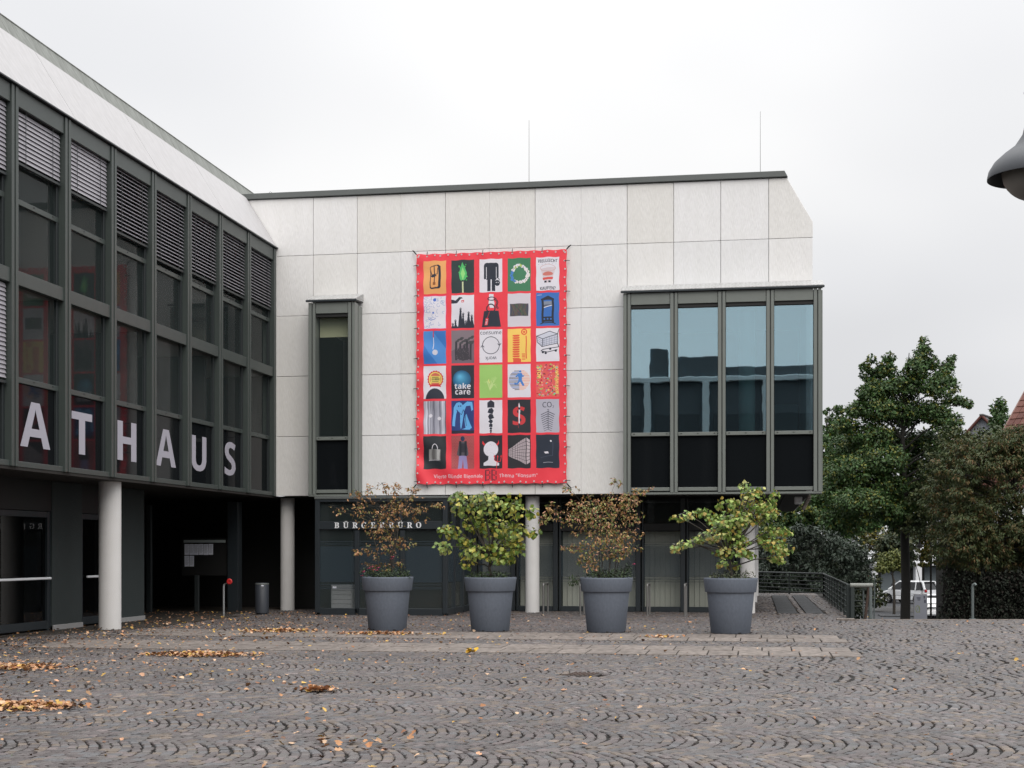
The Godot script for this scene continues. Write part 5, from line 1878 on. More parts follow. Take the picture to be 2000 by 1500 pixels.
func trees() -> void:
	var oak_leaf := leaf_mesh([0.0, 0.28, 0.2, 0.36, 0.24, 0.22, 0.0], 0.2, 0.2)
	var long_leaf := leaf_mesh([0.0, 0.16, 0.19, 0.12, 0.0], 0.25, 0.25)
	var oval := leaf_mesh([0.0, 0.28, 0.34, 0.2, 0.0], 0.25, 0.2)
	var oak := [[0.82,12.94,-0.14,0.22,0.31],[0.72,12.55,-0.12,0.35,0.31],[-1.45,12.28,0.25,0.22,0.18],[-0.69,12.33,0.12,0.26,0.22],[-1.67,12.00,0.28,0.22,0.18],[-1.35,11.67,0.23,0.48,0.40],[-0.80,11.89,0.14,0.40,0.35],[2.02,12.33,-0.34,0.22,0.18],[1.80,12.00,-0.30,0.35,0.22],[1.54,11.56,-0.26,0.48,0.31],[0.50,11.89,-0.08,0.57,0.44],[1.04,12.11,-0.18,0.35,0.31],[-1.02,11.01,0.17,0.77,0.48],[-1.67,10.79,0.28,0.44,0.31],[0.07,11.23,-0.01,0.88,0.55],[1.37,11.01,-0.23,0.77,0.44],[2.13,10.57,-0.36,0.44,0.22],[2.56,10.34,-0.43,0.26,0.18],[-2.11,10.12,0.36,0.48,0.35],[-1.24,10.12,0.21,0.88,0.55],[-0.04,10.12,0.01,0.99,0.66],[1.15,10.01,-0.19,0.77,0.48],[1.69,9.46,-0.29,0.66,0.44],[-2.54,9.46,0.43,0.55,0.40],[-1.45,9.02,0.25,0.99,0.62],[-0.15,8.80,0.03,0.99,0.66],[1.04,8.80,-0.18,0.77,0.55],[-2.76,10.12,0.47,0.22,0.18],[-2.21,8.58,0.37,0.99,0.62],[-1.02,7.92,0.17,1.10,0.66],[0.50,7.92,-0.08,0.99,0.55],[1.58,8.36,-0.27,0.55,0.55],[-2.32,7.48,0.39,0.99,0.62],[-1.02,6.82,0.17,1.10,0.66],[0.50,6.82,-0.08,0.99,0.62],[1.37,7.26,-0.23,0.66,0.55],[-2.11,6.16,0.36,1.10,0.55],[-0.59,5.72,0.10,0.88,0.55],[0.72,5.72,-0.12,0.77,0.55],[1.48,6.05,-0.25,0.66,0.55],[2.1,8.7,0.2,0.6,0.5],[2.3,7.8,0.2,0.7,0.6],[2.2,6.8,0.3,0.8,0.6],[-3.0,7.6,0.4,0.7,0.6],[-3.0,6.6,0.4,0.8,0.6],[-2.8,5.4,0.3,0.9,0.6],[0.2,5.2,0.3,0.8,0.4]]
	var dark := [Color(0.032, 0.079, 0.016), Color(0.042, 0.102, 0.020), Color(0.058, 0.128, 0.026), Color(0.037, 0.090, 0.018), Color(0.029, 0.064, 0.016), Color(0.038, 0.079, 0.020), Color(0.048, 0.096, 0.024), Color(0.063, 0.115, 0.030), Color(0.053, 0.083, 0.020), Color(0.042, 0.084, 0.022), Color(0.036, 0.074, 0.020), Color(0.047, 0.090, 0.024), Color(0.055, 0.102, 0.028), Color(0.032, 0.067, 0.018), Color(0.147, 0.154, 0.020)]
	tree("oak_tree", "tall dark green tree with ragged crown, right of the building", "tree", Vector3(18.96, -2.45, -26.95), oak, 80000, Vector2(0.075, 0.145), dark, oak_leaf, 0.2, 61, 1.0, 0.8, 0.42, 0.14)
	var lt := [[-0.28,11.88,0.05,0.28,0.40],[-0.14,11.03,0.02,0.51,0.51],[-0.42,9.89,0.07,0.71,0.85],[0.28,10.46,-0.05,0.71,0.57],[-0.28,8.47,0.05,0.99,0.85],[0.56,9.33,-0.09,0.85,0.85],[-0.14,7.05,0.02,1.28,0.85],[-0.56,5.92,0.09,1.14,0.71],[0.84,7.34,-0.14,1.14,1.14],[0.70,5.63,-0.12,1.14,0.71],[1.96,5.92,-0.33,0.85,0.71],[-1.8,6.5,0.3,1.1,0.9],[-1.6,8.0,0.3,0.9,0.9],[-2.0,4.8,0.3,1.0,0.9],[-3.0,5.6,0.3,1.0,0.9],[-3.0,4.2,0.3,1.0,0.9],[-1.0,4.0,0.3,1.1,0.9],[0.4,4.2,0.3,1.1,0.9],[-3.4,3.0,0.3,0.9,0.8]]
	tree("dark_tree", "dense dark tree close behind the building's right corner", "tree", Vector3(16.95, -2.45, -44.9), lt, 36000, Vector2(0.12, 0.21), dark, oak_leaf, 0.2, 62, 1.0, 0.5, 0.3, 0.05)
	var rh := [[-1.62,2.40,0.27,0.72,0.62],[-0.81,2.61,0.14,0.82,0.58],[0.10,2.51,-0.02,0.82,0.66],[1.02,2.30,-0.17,0.72,0.62],[1.73,2.09,-0.29,0.58,0.49],[-1.83,1.58,0.31,0.62,0.62],[-1.02,1.58,0.17,0.82,0.62],[0.00,1.48,0.00,0.82,0.62],[0.91,1.37,-0.15,0.72,0.58],[1.62,1.37,-0.27,0.58,0.58],[-1.22,0.96,0.21,0.82,0.45],[0.00,0.86,0.00,0.93,0.41],[1.12,0.76,-0.19,0.72,0.33],[-2.03,0.86,0.34,0.41,0.41],[-0.61,3.12,0.10,0.62,0.29],[-2.3,2.2,0.2,0.6,0.6],[-2.4,1.4,0.2,0.6,0.6]]
	tree("evergreen_bush", "big dark evergreen bush with long drooping leaves behind the railing", "bush", Vector3(15.16, -0.68, -22.25), rh, 11000, Vector2(0.12, 0.21), [Color(0.022, 0.036, 0.022), Color(0.03, 0.048, 0.03), Color(0.042, 0.062, 0.045), Color(0.02, 0.03, 0.018)], long_leaf, 0.07, 63, 0.9, 0.4, 0.25, 0.07, "bark_dark", 0.6)
	var yt := [[-3.50,4.96,0.59,1.24,0.89],[-3.85,6.02,0.65,0.89,0.64],[-2.10,4.60,0.36,1.07,0.89],[0.53,4.60,-0.09,0.89,0.89],[1.23,5.14,-0.21,0.71,0.71],[0.35,3.54,-0.06,0.71,0.53],[-2.63,3.54,0.44,0.89,0.53],[-0.70,5.31,0.12,1.42,1.07],[-1.40,6.73,0.24,1.42,0.71],[-1.2,8.2,0.2,1.6,1.2],[-3.2,7.6,0.3,1.5,1.2]]
	tree("yellowing_tree", "yellowing tree glowing behind the dark trunk and street lamp", "tree", Vector3(23.98, -2.45, -66.3), yt, 16000, Vector2(0.13, 0.24), [Color(0.08, 0.085, 0.015), Color(0.12, 0.11, 0.018), Color(0.19, 0.155, 0.02), Color(0.05, 0.065, 0.014), Color(0.06, 0.075, 0.016)], oval, 0.03, 64, 0.9, 0.5, 0.3, 0.05)
	var yo := [[-0.19,3.26,0.03,0.58,0.45],[-0.76,3.00,0.13,0.51,0.32],[0.13,3.74,-0.02,0.51,0.45],[-0.50,3.58,0.09,0.51,0.38],[0.50,3.10,-0.09,0.32,0.32]]
	tree("young_tree", "thin young street tree with small olive crown before the shop", "tree", Vector3(21.15, -2.45, -55.7), yo, 1500, Vector2(0.14, 0.22), [Color(0.07, 0.09, 0.02), Color(0.1, 0.12, 0.025), Color(0.13, 0.14, 0.03)], oval, 0.085, 65, 0.9, 0.4, 0.6, 0.0, "bark")
	var su := [[-0.69,4.82,0.12,0.39,0.28],[-1.00,4.51,0.17,0.31,0.23],[-0.15,4.67,0.03,0.47,0.34],[0.39,4.82,-0.07,0.47,0.39],[0.85,4.98,-0.14,0.31,0.47],[-0.46,4.20,0.08,0.62,0.39],[0.23,4.12,-0.04,0.62,0.39],[0.85,4.20,-0.14,0.39,0.47],[-0.85,3.89,0.14,0.47,0.31],[-0.23,3.57,0.04,0.70,0.39],[0.54,3.50,-0.09,0.62,0.44],[-1.00,3.34,0.17,0.39,0.28],[-0.54,3.03,0.09,0.62,0.34],[0.31,2.87,-0.05,0.70,0.39],[0.92,2.95,-0.16,0.39,0.47],[-1.08,2.79,0.18,0.34,0.22],[1.62,4.67,-0.27,0.70,0.62],[1.62,3.57,-0.27,0.70,0.62],[1.62,2.64,-0.27,0.70,0.47],[-0.54,2.64,0.09,0.62,0.23],[0.39,2.40,-0.07,0.62,0.28]]
	for q in 14:
		su.append([-1.2 + 0.32 * (q % 7) * 1.3, 1.5 + 0.7 * (q / 7), -0.2, 0.55, 0.45])
	for q in [[-1.3, 4.1], [-1.5, 3.5], [-1.45, 2.9], [2.3, 4.6], [2.4, 3.8], [2.5, 3.0], [-0.9, 4.7], [0.3, 4.9], [1.2, 5.0], [-0.4, 4.55], [0.1, 4.3], [0.6, 4.6], [0.9, 4.4], [-0.6, 3.6], [0.3, 3.2], [-0.9, 2.4], [0.7, 2.2], [-0.2, 2.9], [0.75, 5.05], [1.1, 4.8], [0.9, 4.75], [1.5, 4.4]]:
		su.append([q[0], q[1], 0.0, 0.5, 0.4])
	for q in 12:
		su.append([-1.3 + 0.36 * q, 1.7 + 0.25 * sin(q * 2.0), 0.1, 0.45, 0.5])
	for l in su:
		l[0] -= 2.6
		l[1] += 2.45
	var brown := [Color(0.04, 0.062, 0.018), Color(0.05, 0.075, 0.02), Color(0.04, 0.056, 0.015), Color(0.05, 0.068, 0.018), Color(0.065, 0.075, 0.02), Color(0.085, 0.072, 0.02), Color(0.042, 0.064, 0.018), Color(0.055, 0.08, 0.022), Color(0.13, 0.072, 0.022), Color(0.1, 0.075, 0.02)]
	var s := tree("feathery_tree", "olive and rust coloured tree with feathery drooping leaves at the right edge", "tree", Vector3(22.32, -2.45, -8.8), su, 66000, Vector2(0.07, 0.12), brown, long_leaf, 0.13, 66, 1.0, 0.7, 0.45, 0.07, "bark_dark", 0.75)
	var ft := [[0.18,11.79,-0.03,0.27,0.21],[0.00,11.39,0.00,0.32,0.27],[0.39,11.39,-0.07,0.21,0.21],[0.26,10.99,-0.04,0.37,0.27],[-0.13,10.86,0.02,0.21,0.21],[0.13,10.46,-0.02,0.43,0.32],[0.1,9.8,0,0.6,0.5],[0.0,9.0,0,0.8,0.6]]
	tree("slim_tree", "small dark tree top poking up beside the red tiled roof", "tree", Vector3(24.96, -2.45, -41.1), ft, 1800, Vector2(0.14, 0.24), dark, oval, 0.12, 67, 0.9, 0.4, 0.5, 0.0)
	var bt := []
	for q in 22:
		bt.append([-2.0 + 0.85 * (q % 6) + 0.3 * (q / 6), 5.3 + 1.0 * (q / 6), -0.5 + 0.4 * (q % 3), 1.0, 0.8])
	tree("green_tree", "dull green tree filling the gap between the tall dark tree and the feathery tree", "tree", Vector3(21.6, -2.45, -24.5), bt, 26000, Vector2(0.09, 0.16), [Color(0.035, 0.052, 0.018), Color(0.045, 0.066, 0.022), Color(0.06, 0.08, 0.026), Color(0.075, 0.08, 0.024)], oval, 0.16, 76, 1.0, 0.5, 0.4, 0.05)
	# ivy grown over a wall
	var r := pick(71)
	var o := thing("ivy_wall", "wall smothered in ivy, its leaves coloured as in shade, under the feathery tree", "ivy", Vector3(20.6, -2.45, -15.0), deg_to_rad(9.6) * 1.0)
	boxpart(o, "wall", Vector3(0.3, 2.2, -0.7), Vector3(3.6, 4.4, 1.0), M.bark_dark, 0.1)
	var iv := []
	for x in 8:
		for y in 9:
			iv.append([-1.25 + 0.46 * x + r.randf_range(-0.15, 0.15), 0.3 + 0.55 * y, r.randf_range(-0.15, 0.15), r.randf_range(0.35, 0.55), r.randf_range(0.35, 0.5)])
	var f := leaves(iv, 16000, Vector2(0.06, 0.12), [Color(0.006, 0.01, 0.005), Color(0.008, 0.013, 0.006), Color(0.011, 0.017, 0.008), Color(0.013, 0.009, 0.006)], r, 0.6, 0.8)  # leaf colours taken near black to hold the shade under the tree
	many(o, "foliage", oval, M.leaf_thick, f[0], f[1])
	# hedge between the terrace and the shop house, dark behind the railing
	var hed := []
	for k in 16:
		hed.append([-3.2 + 0.42 * k, 0.9 + 0.5 * (k % 3), r.randf_range(-0.3, 0.3), 0.6, 0.6])
	for q in 10:
		hed.append([3.6 + 0.35 * (q % 5), 3.6 + 0.9 * (q / 5), 0.2, 0.7, 0.7])
	tree("street_hedge", "dark hedge behind the evergreen bush, left of the white shop house", "hedge", Vector3(17.6, -2.45, -62.0), hed, 6000, Vector2(0.2, 0.32), [Color(0.02, 0.034, 0.014), Color(0.03, 0.045, 0.018), Color(0.05, 0.055, 0.016)], oval, 0.1, 72, 1.0, 0.6, 0.2, 0.0)
	var sc := []
	for k in 26:
		sc.append([-2.2 + 0.36 * (k % 13), 1.0 + 2.1 * (k / 13) + r.randf_range(-0.3, 0.5), r.randf_range(-0.5, 0.5), 0.75, 0.95])
	tree("screen_bush", "tall dark planting behind the evergreen bush and the railing corner", "bush", Vector3(14.9, -2.0, -31.0), sc, 15000, Vector2(0.11, 0.2), [Color(0.02, 0.034, 0.014), Color(0.03, 0.046, 0.018), Color(0.04, 0.055, 0.02)], oval, 0.06, 75, 1.0, 0.5, 0.2, 0.0)
	var bk := []
	for k in 30:
		bk.append([-9.0 + 0.62 * k, 1.5 + 1.6 * (k % 4), r.randf_range(-0.6, 0.6), 1.2, 1.1])
	tree("rear_hedge", "tall dark hedge and trees closing the view beyond the shop house", "hedge", Vector3(17.0, -2.45, -96.0), bk, 9000, Vector2(0.3, 0.5), [Color(0.02, 0.034, 0.014), Color(0.03, 0.045, 0.018), Color(0.04, 0.05, 0.016)], oval, 0.2, 73, 1.0, 0.6, 0.2, 0.0)


func wheel(parent: Node, at: Vector3, rad: float, side: float) -> void:
	var w := Node3D.new()
	w.name = numbered(parent, "wheel")
	parent.add_child(w, true)
	w.position = at
	var turn := Basis(Vector3.RIGHT, PI / 2 * side)
	var mb := MB.new()
	mb.lathe([Vector2(rad * 0.62, 0.1), Vector2(rad * 0.95, 0.09), Vector2(rad, 0.05), Vector2(rad, -0.08), Vector2(rad * 0.6, -0.1)], 28, Vector3.ZERO, turn)
	part(w, "tyre", mb, M.tyre)
	mb = MB.new()
	mb.lathe([Vector2(0.0, 0.085), Vector2(rad * 0.16, 0.085), Vector2(rad * 0.18, 0.06), Vector2(rad * 0.2, 0.05)], 20, Vector3.ZERO, turn)
	mb.lathe([Vector2(rad * 0.56, 0.06), Vector2(rad * 0.63, 0.1), Vector2(rad * 0.64, 0.04)], 28, Vector3.ZERO, turn)
	for k in 7:
		var a := TAU * k / 7.0
		mb.box(turn * Vector3(cos(a) * rad * 0.38, 0.07, sin(a) * rad * 0.38), Vector3(rad * 0.46, 0.03, rad * 0.13), 0.006, turn * Basis(Vector3.UP, -a))
	part(w, "rim", mb, M.rim)


func car(label: String, at: Vector3, turn: float, low: Array, top: Array, length: float, wide: float, high: float, group := "") -> Node3D:
	# low and top are side outlines (x forward, y up) of the body and of the glass house
	var o := thing("parked_car", label, "car", at, turn, group)
	var hw := wide / 2.0
	var skin := func(outline: Array, mats: String, called: String, half_of: Callable) -> void:
		# a body lofted from slices: the outline is pushed across with rounded flanks
		var poly := PackedVector2Array()
		for i in range(0, outline.size(), 2):
			poly.append(Vector2(outline[i], outline[i + 1]))
		var mb := MB.new()
		var n := poly.size()
		var mid := Vector2()
		for p in poly:
			mid += p / n
		var rings := []
		for s in [-1.0, -0.97, -0.85, 0.85, 0.97, 1.0]:
			var ring := []
			for p in poly:
				var shrink := 1.0 if absf(s) < 0.9 else (0.985 if absf(s) < 0.98 else 0.94)
				var q := mid + (p - mid) * Vector2(lerpf(1.0, shrink, 0.6), shrink)
				ring.append(Vector3(q.x, q.y, s * half_of.call(p)))
			rings.append(ring)
		for k in rings.size() - 1:
			for i in n:
				var l := (i + 1) % n
				var a := (poly[i] + poly[l]) / 2.0 - mid
				var e := (poly[l] - poly[i]).orthogonal().normalized()
				if e.dot(a) < 0.0:
					e = -e
				mb.face([rings[k][i], rings[k][l], rings[k + 1][l], rings[k + 1][i]], Vector3(e.x, e.y, [-1.0, -0.5, 0.0, 0.5, 1.0][k]))
		var ids := Geometry2D.triangulate_polygon(poly)
		for s in [0, 5]:
			for i in range(0, ids.size(), 3):
				mb.face([rings[s][ids[i]], rings[s][ids[i + 1]], rings[s][ids[i + 2]]], Vector3(0, 0, -1.0 if s == 0 else 1.0))
		part(o, called, mb, M[mats])
	var belt := 1e9
	for i in range(1, top.size(), 2):
		belt = minf(belt, top[i])
	skin.call(low, "paint", "body", func(p): return hw * (1.0 - 0.05 * clampf((p.y - 0.5) / 0.5, 0.0, 1.0)) * (1.0 - 0.1 * clampf(absf(p.x) / (length / 2.0) - 0.75, 0.0, 0.25) * 4.0))
	skin.call(top, "car_glass", "glass_house", func(p): return hw * lerpf(0.93, 0.74, clampf((p.y - belt) / (high - belt), 0.0, 1.0)))
	return o


func lower_street() -> void:
	var yaw := atan2(0.82, -0.58)
	# white people carrier, seen from behind on its left side: forward is +x of the car
	var van := car("white people carrier parked in front of the white shop house", Vector3(24.3, -2.45, -77.4), deg_to_rad(9.6) + yaw, [2.2, 0.3, 2.25, 0.6, 2.05, 0.85, 1.3, 1.05, -2.15, 1.08, -2.24, 0.7, -2.2, 0.3], [1.35, 1.04, 0.45, 1.62, -0.1, 1.7, -1.75, 1.66, -2.12, 1.06], 4.45, 1.8, 1.72)
	var roof := MB.new()
	roof.prism(PackedVector2Array([Vector2(0.5, 1.62), Vector2(-0.1, 1.69), Vector2(-1.8, 1.66), Vector2(-1.9, 1.7), Vector2(-1.6, 1.745), Vector2(-0.1, 1.77), Vector2(0.4, 1.7)]), -0.7, 0.7, Transform3D(), 0.03)
	part(van, "roof", roof, M.paint)
	for s in [-1.0, 1.0]:
		for q in [[Vector3(1.36, 1.06, 0.83), Vector3(0.44, 1.66, 0.68), 0.05], [Vector3(0.1, 1.06, 0.86), Vector3(0.0, 1.68, 0.68), 0.04], [Vector3(-1.25, 1.06, 0.86), Vector3(-1.2, 1.68, 0.69), 0.05], [Vector3(-2.1, 1.08, 0.82), Vector3(-1.8, 1.68, 0.68), 0.09], [Vector3(0.44, 1.68, 0.67), Vector3(-1.85, 1.68, 0.67), 0.06]]:
			var mb := MB.new()
			mb.tube([q[0] * Vector3(1, 1, s), q[1] * Vector3(1, 1, s)], [q[2], q[2]], 8)
			part(van, "window_pillar", mb, M.paint)
		boxpart(van, "tail_light", Vector3(-2.16, 1.0, 0.76 * s), Vector3(0.14, 0.2, 0.2), M.red, 0.03)
		boxpart(van, "head_light", Vector3(2.05, 0.78, 0.66 * s), Vector3(0.3, 0.18, 0.24), M.car_glass_pale, 0.04)
		boxpart(van, "door_handle", Vector3(-0.2, 0.95, 0.885 * s), Vector3(0.2, 0.035, 0.03), M.paint, 0.008)
		boxpart(van, "side_trim", Vector3(0.0, 0.62, 0.9 * s), Vector3(2.2, 0.03, 0.02), M.frame_dark)
		boxpart(van, "mirror", Vector3(1.0, 1.12, 0.98 * s), Vector3(0.12, 0.16, 0.2), M.paint, 0.03)
		for x in [1.38, -1.4]:
			wheel(van, Vector3(x, 0.33, 0.8 * s), 0.33, s)
			var arch := MB.new()
			arch.lathe([Vector2(0.0, 0.0), Vector2(0.4, 0.0), Vector2(0.4, 0.03)], 24, Vector3(x, 0.36, 0.84 * s), Basis(Vector3.RIGHT, PI / 2 * s))
			part(van, "wheel_arch", arch, M.black)
	boxpart(van, "number_plate", Vector3(-2.25, 0.72, 0), Vector3(0.03, 0.12, 0.5), M.paper)
	boxpart(van, "rear_bumper", Vector3(-2.2, 0.4, 0), Vector3(0.2, 0.22, 1.66), M.paint, 0.06)
	# white hatchback, seen from behind
	var hat := car("white hatchback with mirrored rear window behind the poster stand", Vector3(23.1, -2.45, -52.4), deg_to_rad(9.6) + PI / 2 - 0.1, [1.9, 0.3, 1.95, 0.6, 1.7, 0.8, 0.9, 0.92, -1.75, 0.95, -1.9, 0.6, -1.85, 0.28], [1.0, 0.9, 0.35, 1.4, -0.2, 1.46, -1.3, 1.42, -1.78, 0.94], 3.9, 1.72, 1.5)
	roof = MB.new()
	roof.prism(PackedVector2Array([Vector2(0.4, 1.4), Vector2(-0.2, 1.45), Vector2(-1.4, 1.4), Vector2(-1.55, 1.42), Vector2(-1.3, 1.48), Vector2(-0.2, 1.52), Vector2(0.35, 1.46)]), -0.68, 0.68, Transform3D(), 0.03)
	part(hat, "roof", roof, M.paint)
	var swoosh := MB.new()
	swoosh.tube([Vector3(-1.9, 0.62, -0.86), Vector3(-1.935, 0.72, -0.55), Vector3(-1.935, 0.7, 0.1), Vector3(-1.93, 0.8, 0.5), Vector3(-1.88, 0.86, 0.84)], [0.09, 0.05, 0.03, 0.03, 0.012], 6)
	part(hat, "dark_stripe", swoosh, M.car_glass)
	var glass := MB.new()
	glass.face([Vector3(-1.8, 0.97, -0.68), Vector3(-1.8, 0.97, 0.68), Vector3(-1.42, 1.385, 0.56), Vector3(-1.42, 1.385, -0.56)], Vector3(-1, 0.8, 0))
	part(hat, "rear_window", glass, mat("mirror_glass", grey(0.5), 0.03, 1.0))
	for s in [-1.0, 1.0]:
		for q in [[Vector3(1.0, 0.92, 0.8), Vector3(0.35, 1.42, 0.64), 0.045], [Vector3(-0.2, 0.94, 0.82), Vector3(-0.2, 1.44, 0.66), 0.045], [Vector3(-1.74, 0.95, 0.77), Vector3(-1.36, 1.42, 0.62), 0.09], [Vector3(0.35, 1.44, 0.64), Vector3(-1.4, 1.42, 0.63), 0.05]]:
			var mb := MB.new()
			mb.tube([q[0] * Vector3(1, 1, s), q[1] * Vector3(1, 1, s)], [q[2], q[2]], 8)
			part(hat, "window_pillar", mb, M.paint)
		boxpart(hat, "tail_light", Vector3(-1.8, 0.86, 0.72 * s), Vector3(0.16, 0.2, 0.16), M.car_glass_pale, 0.03)
		for x in [1.2, -1.22]:
			wheel(hat, Vector3(x, 0.3, 0.75 * s), 0.3, s)
	boxpart(hat, "rear_bumper", Vector3(-1.85, 0.42, 0), Vector3(0.2, 0.3, 1.6), M.paint, 0.06)
	# election style poster stand
	var o := thing("poster_stand", "upright grey poster stand with blue foot beside the dark trunk", "poster stand", Vector3(21.1, -2.45, -40.5), deg_to_rad(9.6))
	var im := Image.create_empty(160, 300, false, Image.FORMAT_RGB8)
	im.fill(Color8(122, 124, 132))
	var p := Pad.new()
	p.im = im
	p.w = 160
	p.h = 300
	var font := SystemFont.new()
	font.font_names = PackedStringArray(["Droid Sans"])
	font.font_weight = 700
	for k in 3:
		p.rect(Color8(60, 62, 72), 30 + 6 * k, 30 + 12 * k, 50 - 8 * k, 8)
	p.rect(Color8(50, 52, 60), 118, 16, 16, 26)
	p.rect(Color8(60, 62, 74), 124, 54, 24, 34)
	p.ring(Color8(110, 112, 60), 6, 44, 150, 26, 34)
	p.line(Color8(90, 110, 70), 5, [24, 180, 60, 120, 70, 190])
	for k in 3:
		p.rect(Color8(110, 112, 120), 14, 214 + 12 * k, 60, 3)
	p.rect(Color8(50, 50, 60), 10, 262, 66, 16)
	var pm := mat("poster", Color.WHITE, 0.5)
	pm.albedo_texture = ImageTexture.create_from_image(im)
	boxpart(o, "stand_board", Vector3(0, 1.0, -0.03), Vector3(0.7, 1.6, 0.05), M.steel_dull, 0.01)
	boxpart(o, "blue_foot", Vector3(0, 0.12, -0.01), Vector3(0.7, 0.24, 0.1), mat("blue_foot", lin(0.02, 0.03, 0.08), 0.6), 0.01)
	var sheet := MB.new()
	sheet.face([Vector3(-0.33, 0.26, 0), Vector3(0.33, 0.26, 0), Vector3(0.33, 1.78, 0), Vector3(-0.33, 1.78, 0)], Vector3.BACK)
	for v in sheet.v:
		sheet.uv.append(Vector2(v.x / 0.66 + 0.5, 1.0 - (v.y - 0.26) / 1.52))
	part(o, "poster_sheet", sheet, pm)
	person()


func person() -> void:
	# standing with the back half turned to us, dark jacket, blue trousers, flat cap
	var o := thing("person", "person in dark jacket and flat cap standing by the shop window", "person", Vector3(23.35, -2.45, -79.6), deg_to_rad(215))
	var skin := Color(0.45, 0.26, 0.19)
	var coat := Color(0.012, 0.014, 0.016)
	var jeans := Color(0.015, 0.022, 0.05)
	var shoe := Color(0.01, 0.009, 0.008)
	var bones := []
	bones.append([Vector3(0, 0.98, 0), Vector3(0, 1.25, 0.0), 0.165, 0.19, coat, 0.7])
	bones.append([Vector3(0, 1.25, 0), Vector3(0, 1.42, 0), 0.19, 0.14, coat, 0.7])
	bones.append([Vector3(-0.16, 1.43, 0), Vector3(0.16, 1.43, 0), 0.085, 0.085, coat, 1.0])
	bones.append([Vector3(0, 1.45, 0), Vector3(0, 1.55, 0.02), 0.065, 0.06, skin, 1.0])
	bones.append([Vector3(0, 1.62, 0.02), Vector3(0, 1.68, 0.02), 0.088, 0.098, skin, 1.0])
	bones.append([Vector3(0, 1.585, 0.075), Vector3(0, 1.6, 0.085), 0.035, 0.03, skin, 1.0])
	bones.append([Vector3(0, 1.645, 0.115), Vector3(0, 1.625, 0.128), 0.012, 0.016, skin, 1.0])
	for s in [-1.0, 1.0]:
		bones.append([Vector3(0.2 * s, 1.41, 0), Vector3(0.26 * s, 1.14, -0.03), 0.075, 0.058, coat, 1.0])
		bones.append([Vector3(0.26 * s, 1.14, -0.03), Vector3(0.22 * s, 0.93, 0.13), 0.058, 0.045, coat, 1.0])
		bones.append([Vector3(0.22 * s, 0.93, 0.13), Vector3(0.2 * s, 0.85, 0.18), 0.04, 0.036, skin, 1.0])
		bones.append([Vector3(0.09 * s, 0.95, 0), Vector3(0.11 * s, 0.5, 0.01), 0.11, 0.072, jeans, 1.0])
		bones.append([Vector3(0.11 * s, 0.5, 0.01), Vector3(0.12 * s, 0.1, -0.02), 0.07, 0.055, jeans, 1.0])
		bones.append([Vector3(0.12 * s, 0.05, -0.03), Vector3(0.14 * s, 0.035, 0.15), 0.05, 0.04, shoe, 1.0])
		bones.append([Vector3(0.098 * s, 1.645, 0.01), Vector3(0.1 * s, 1.665, 0.005), 0.016, 0.02, skin, 1.0])
	var mb := blob(bones, 0.02, 0.035)
	var m := mat("clothes", Color.WHITE, 0.8)
	m.vertex_color_use_as_albedo = true
	part(o, "body", mb, m)
	var cap := MB.new()
	cap.lathe([Vector2(0.112, 0.0), Vector2(0.125, 0.035), Vector2(0.1, 0.075), Vector2(0.05, 0.092), Vector2(0.0, 0.095)], 20, Vector3(0, 1.69, 0.01))
	cap.box(Vector3(0, 1.695, 0.14), Vector3(0.17, 0.012, 0.1), 0.005)
	part(o, "cap", cap, M.frame_dark)


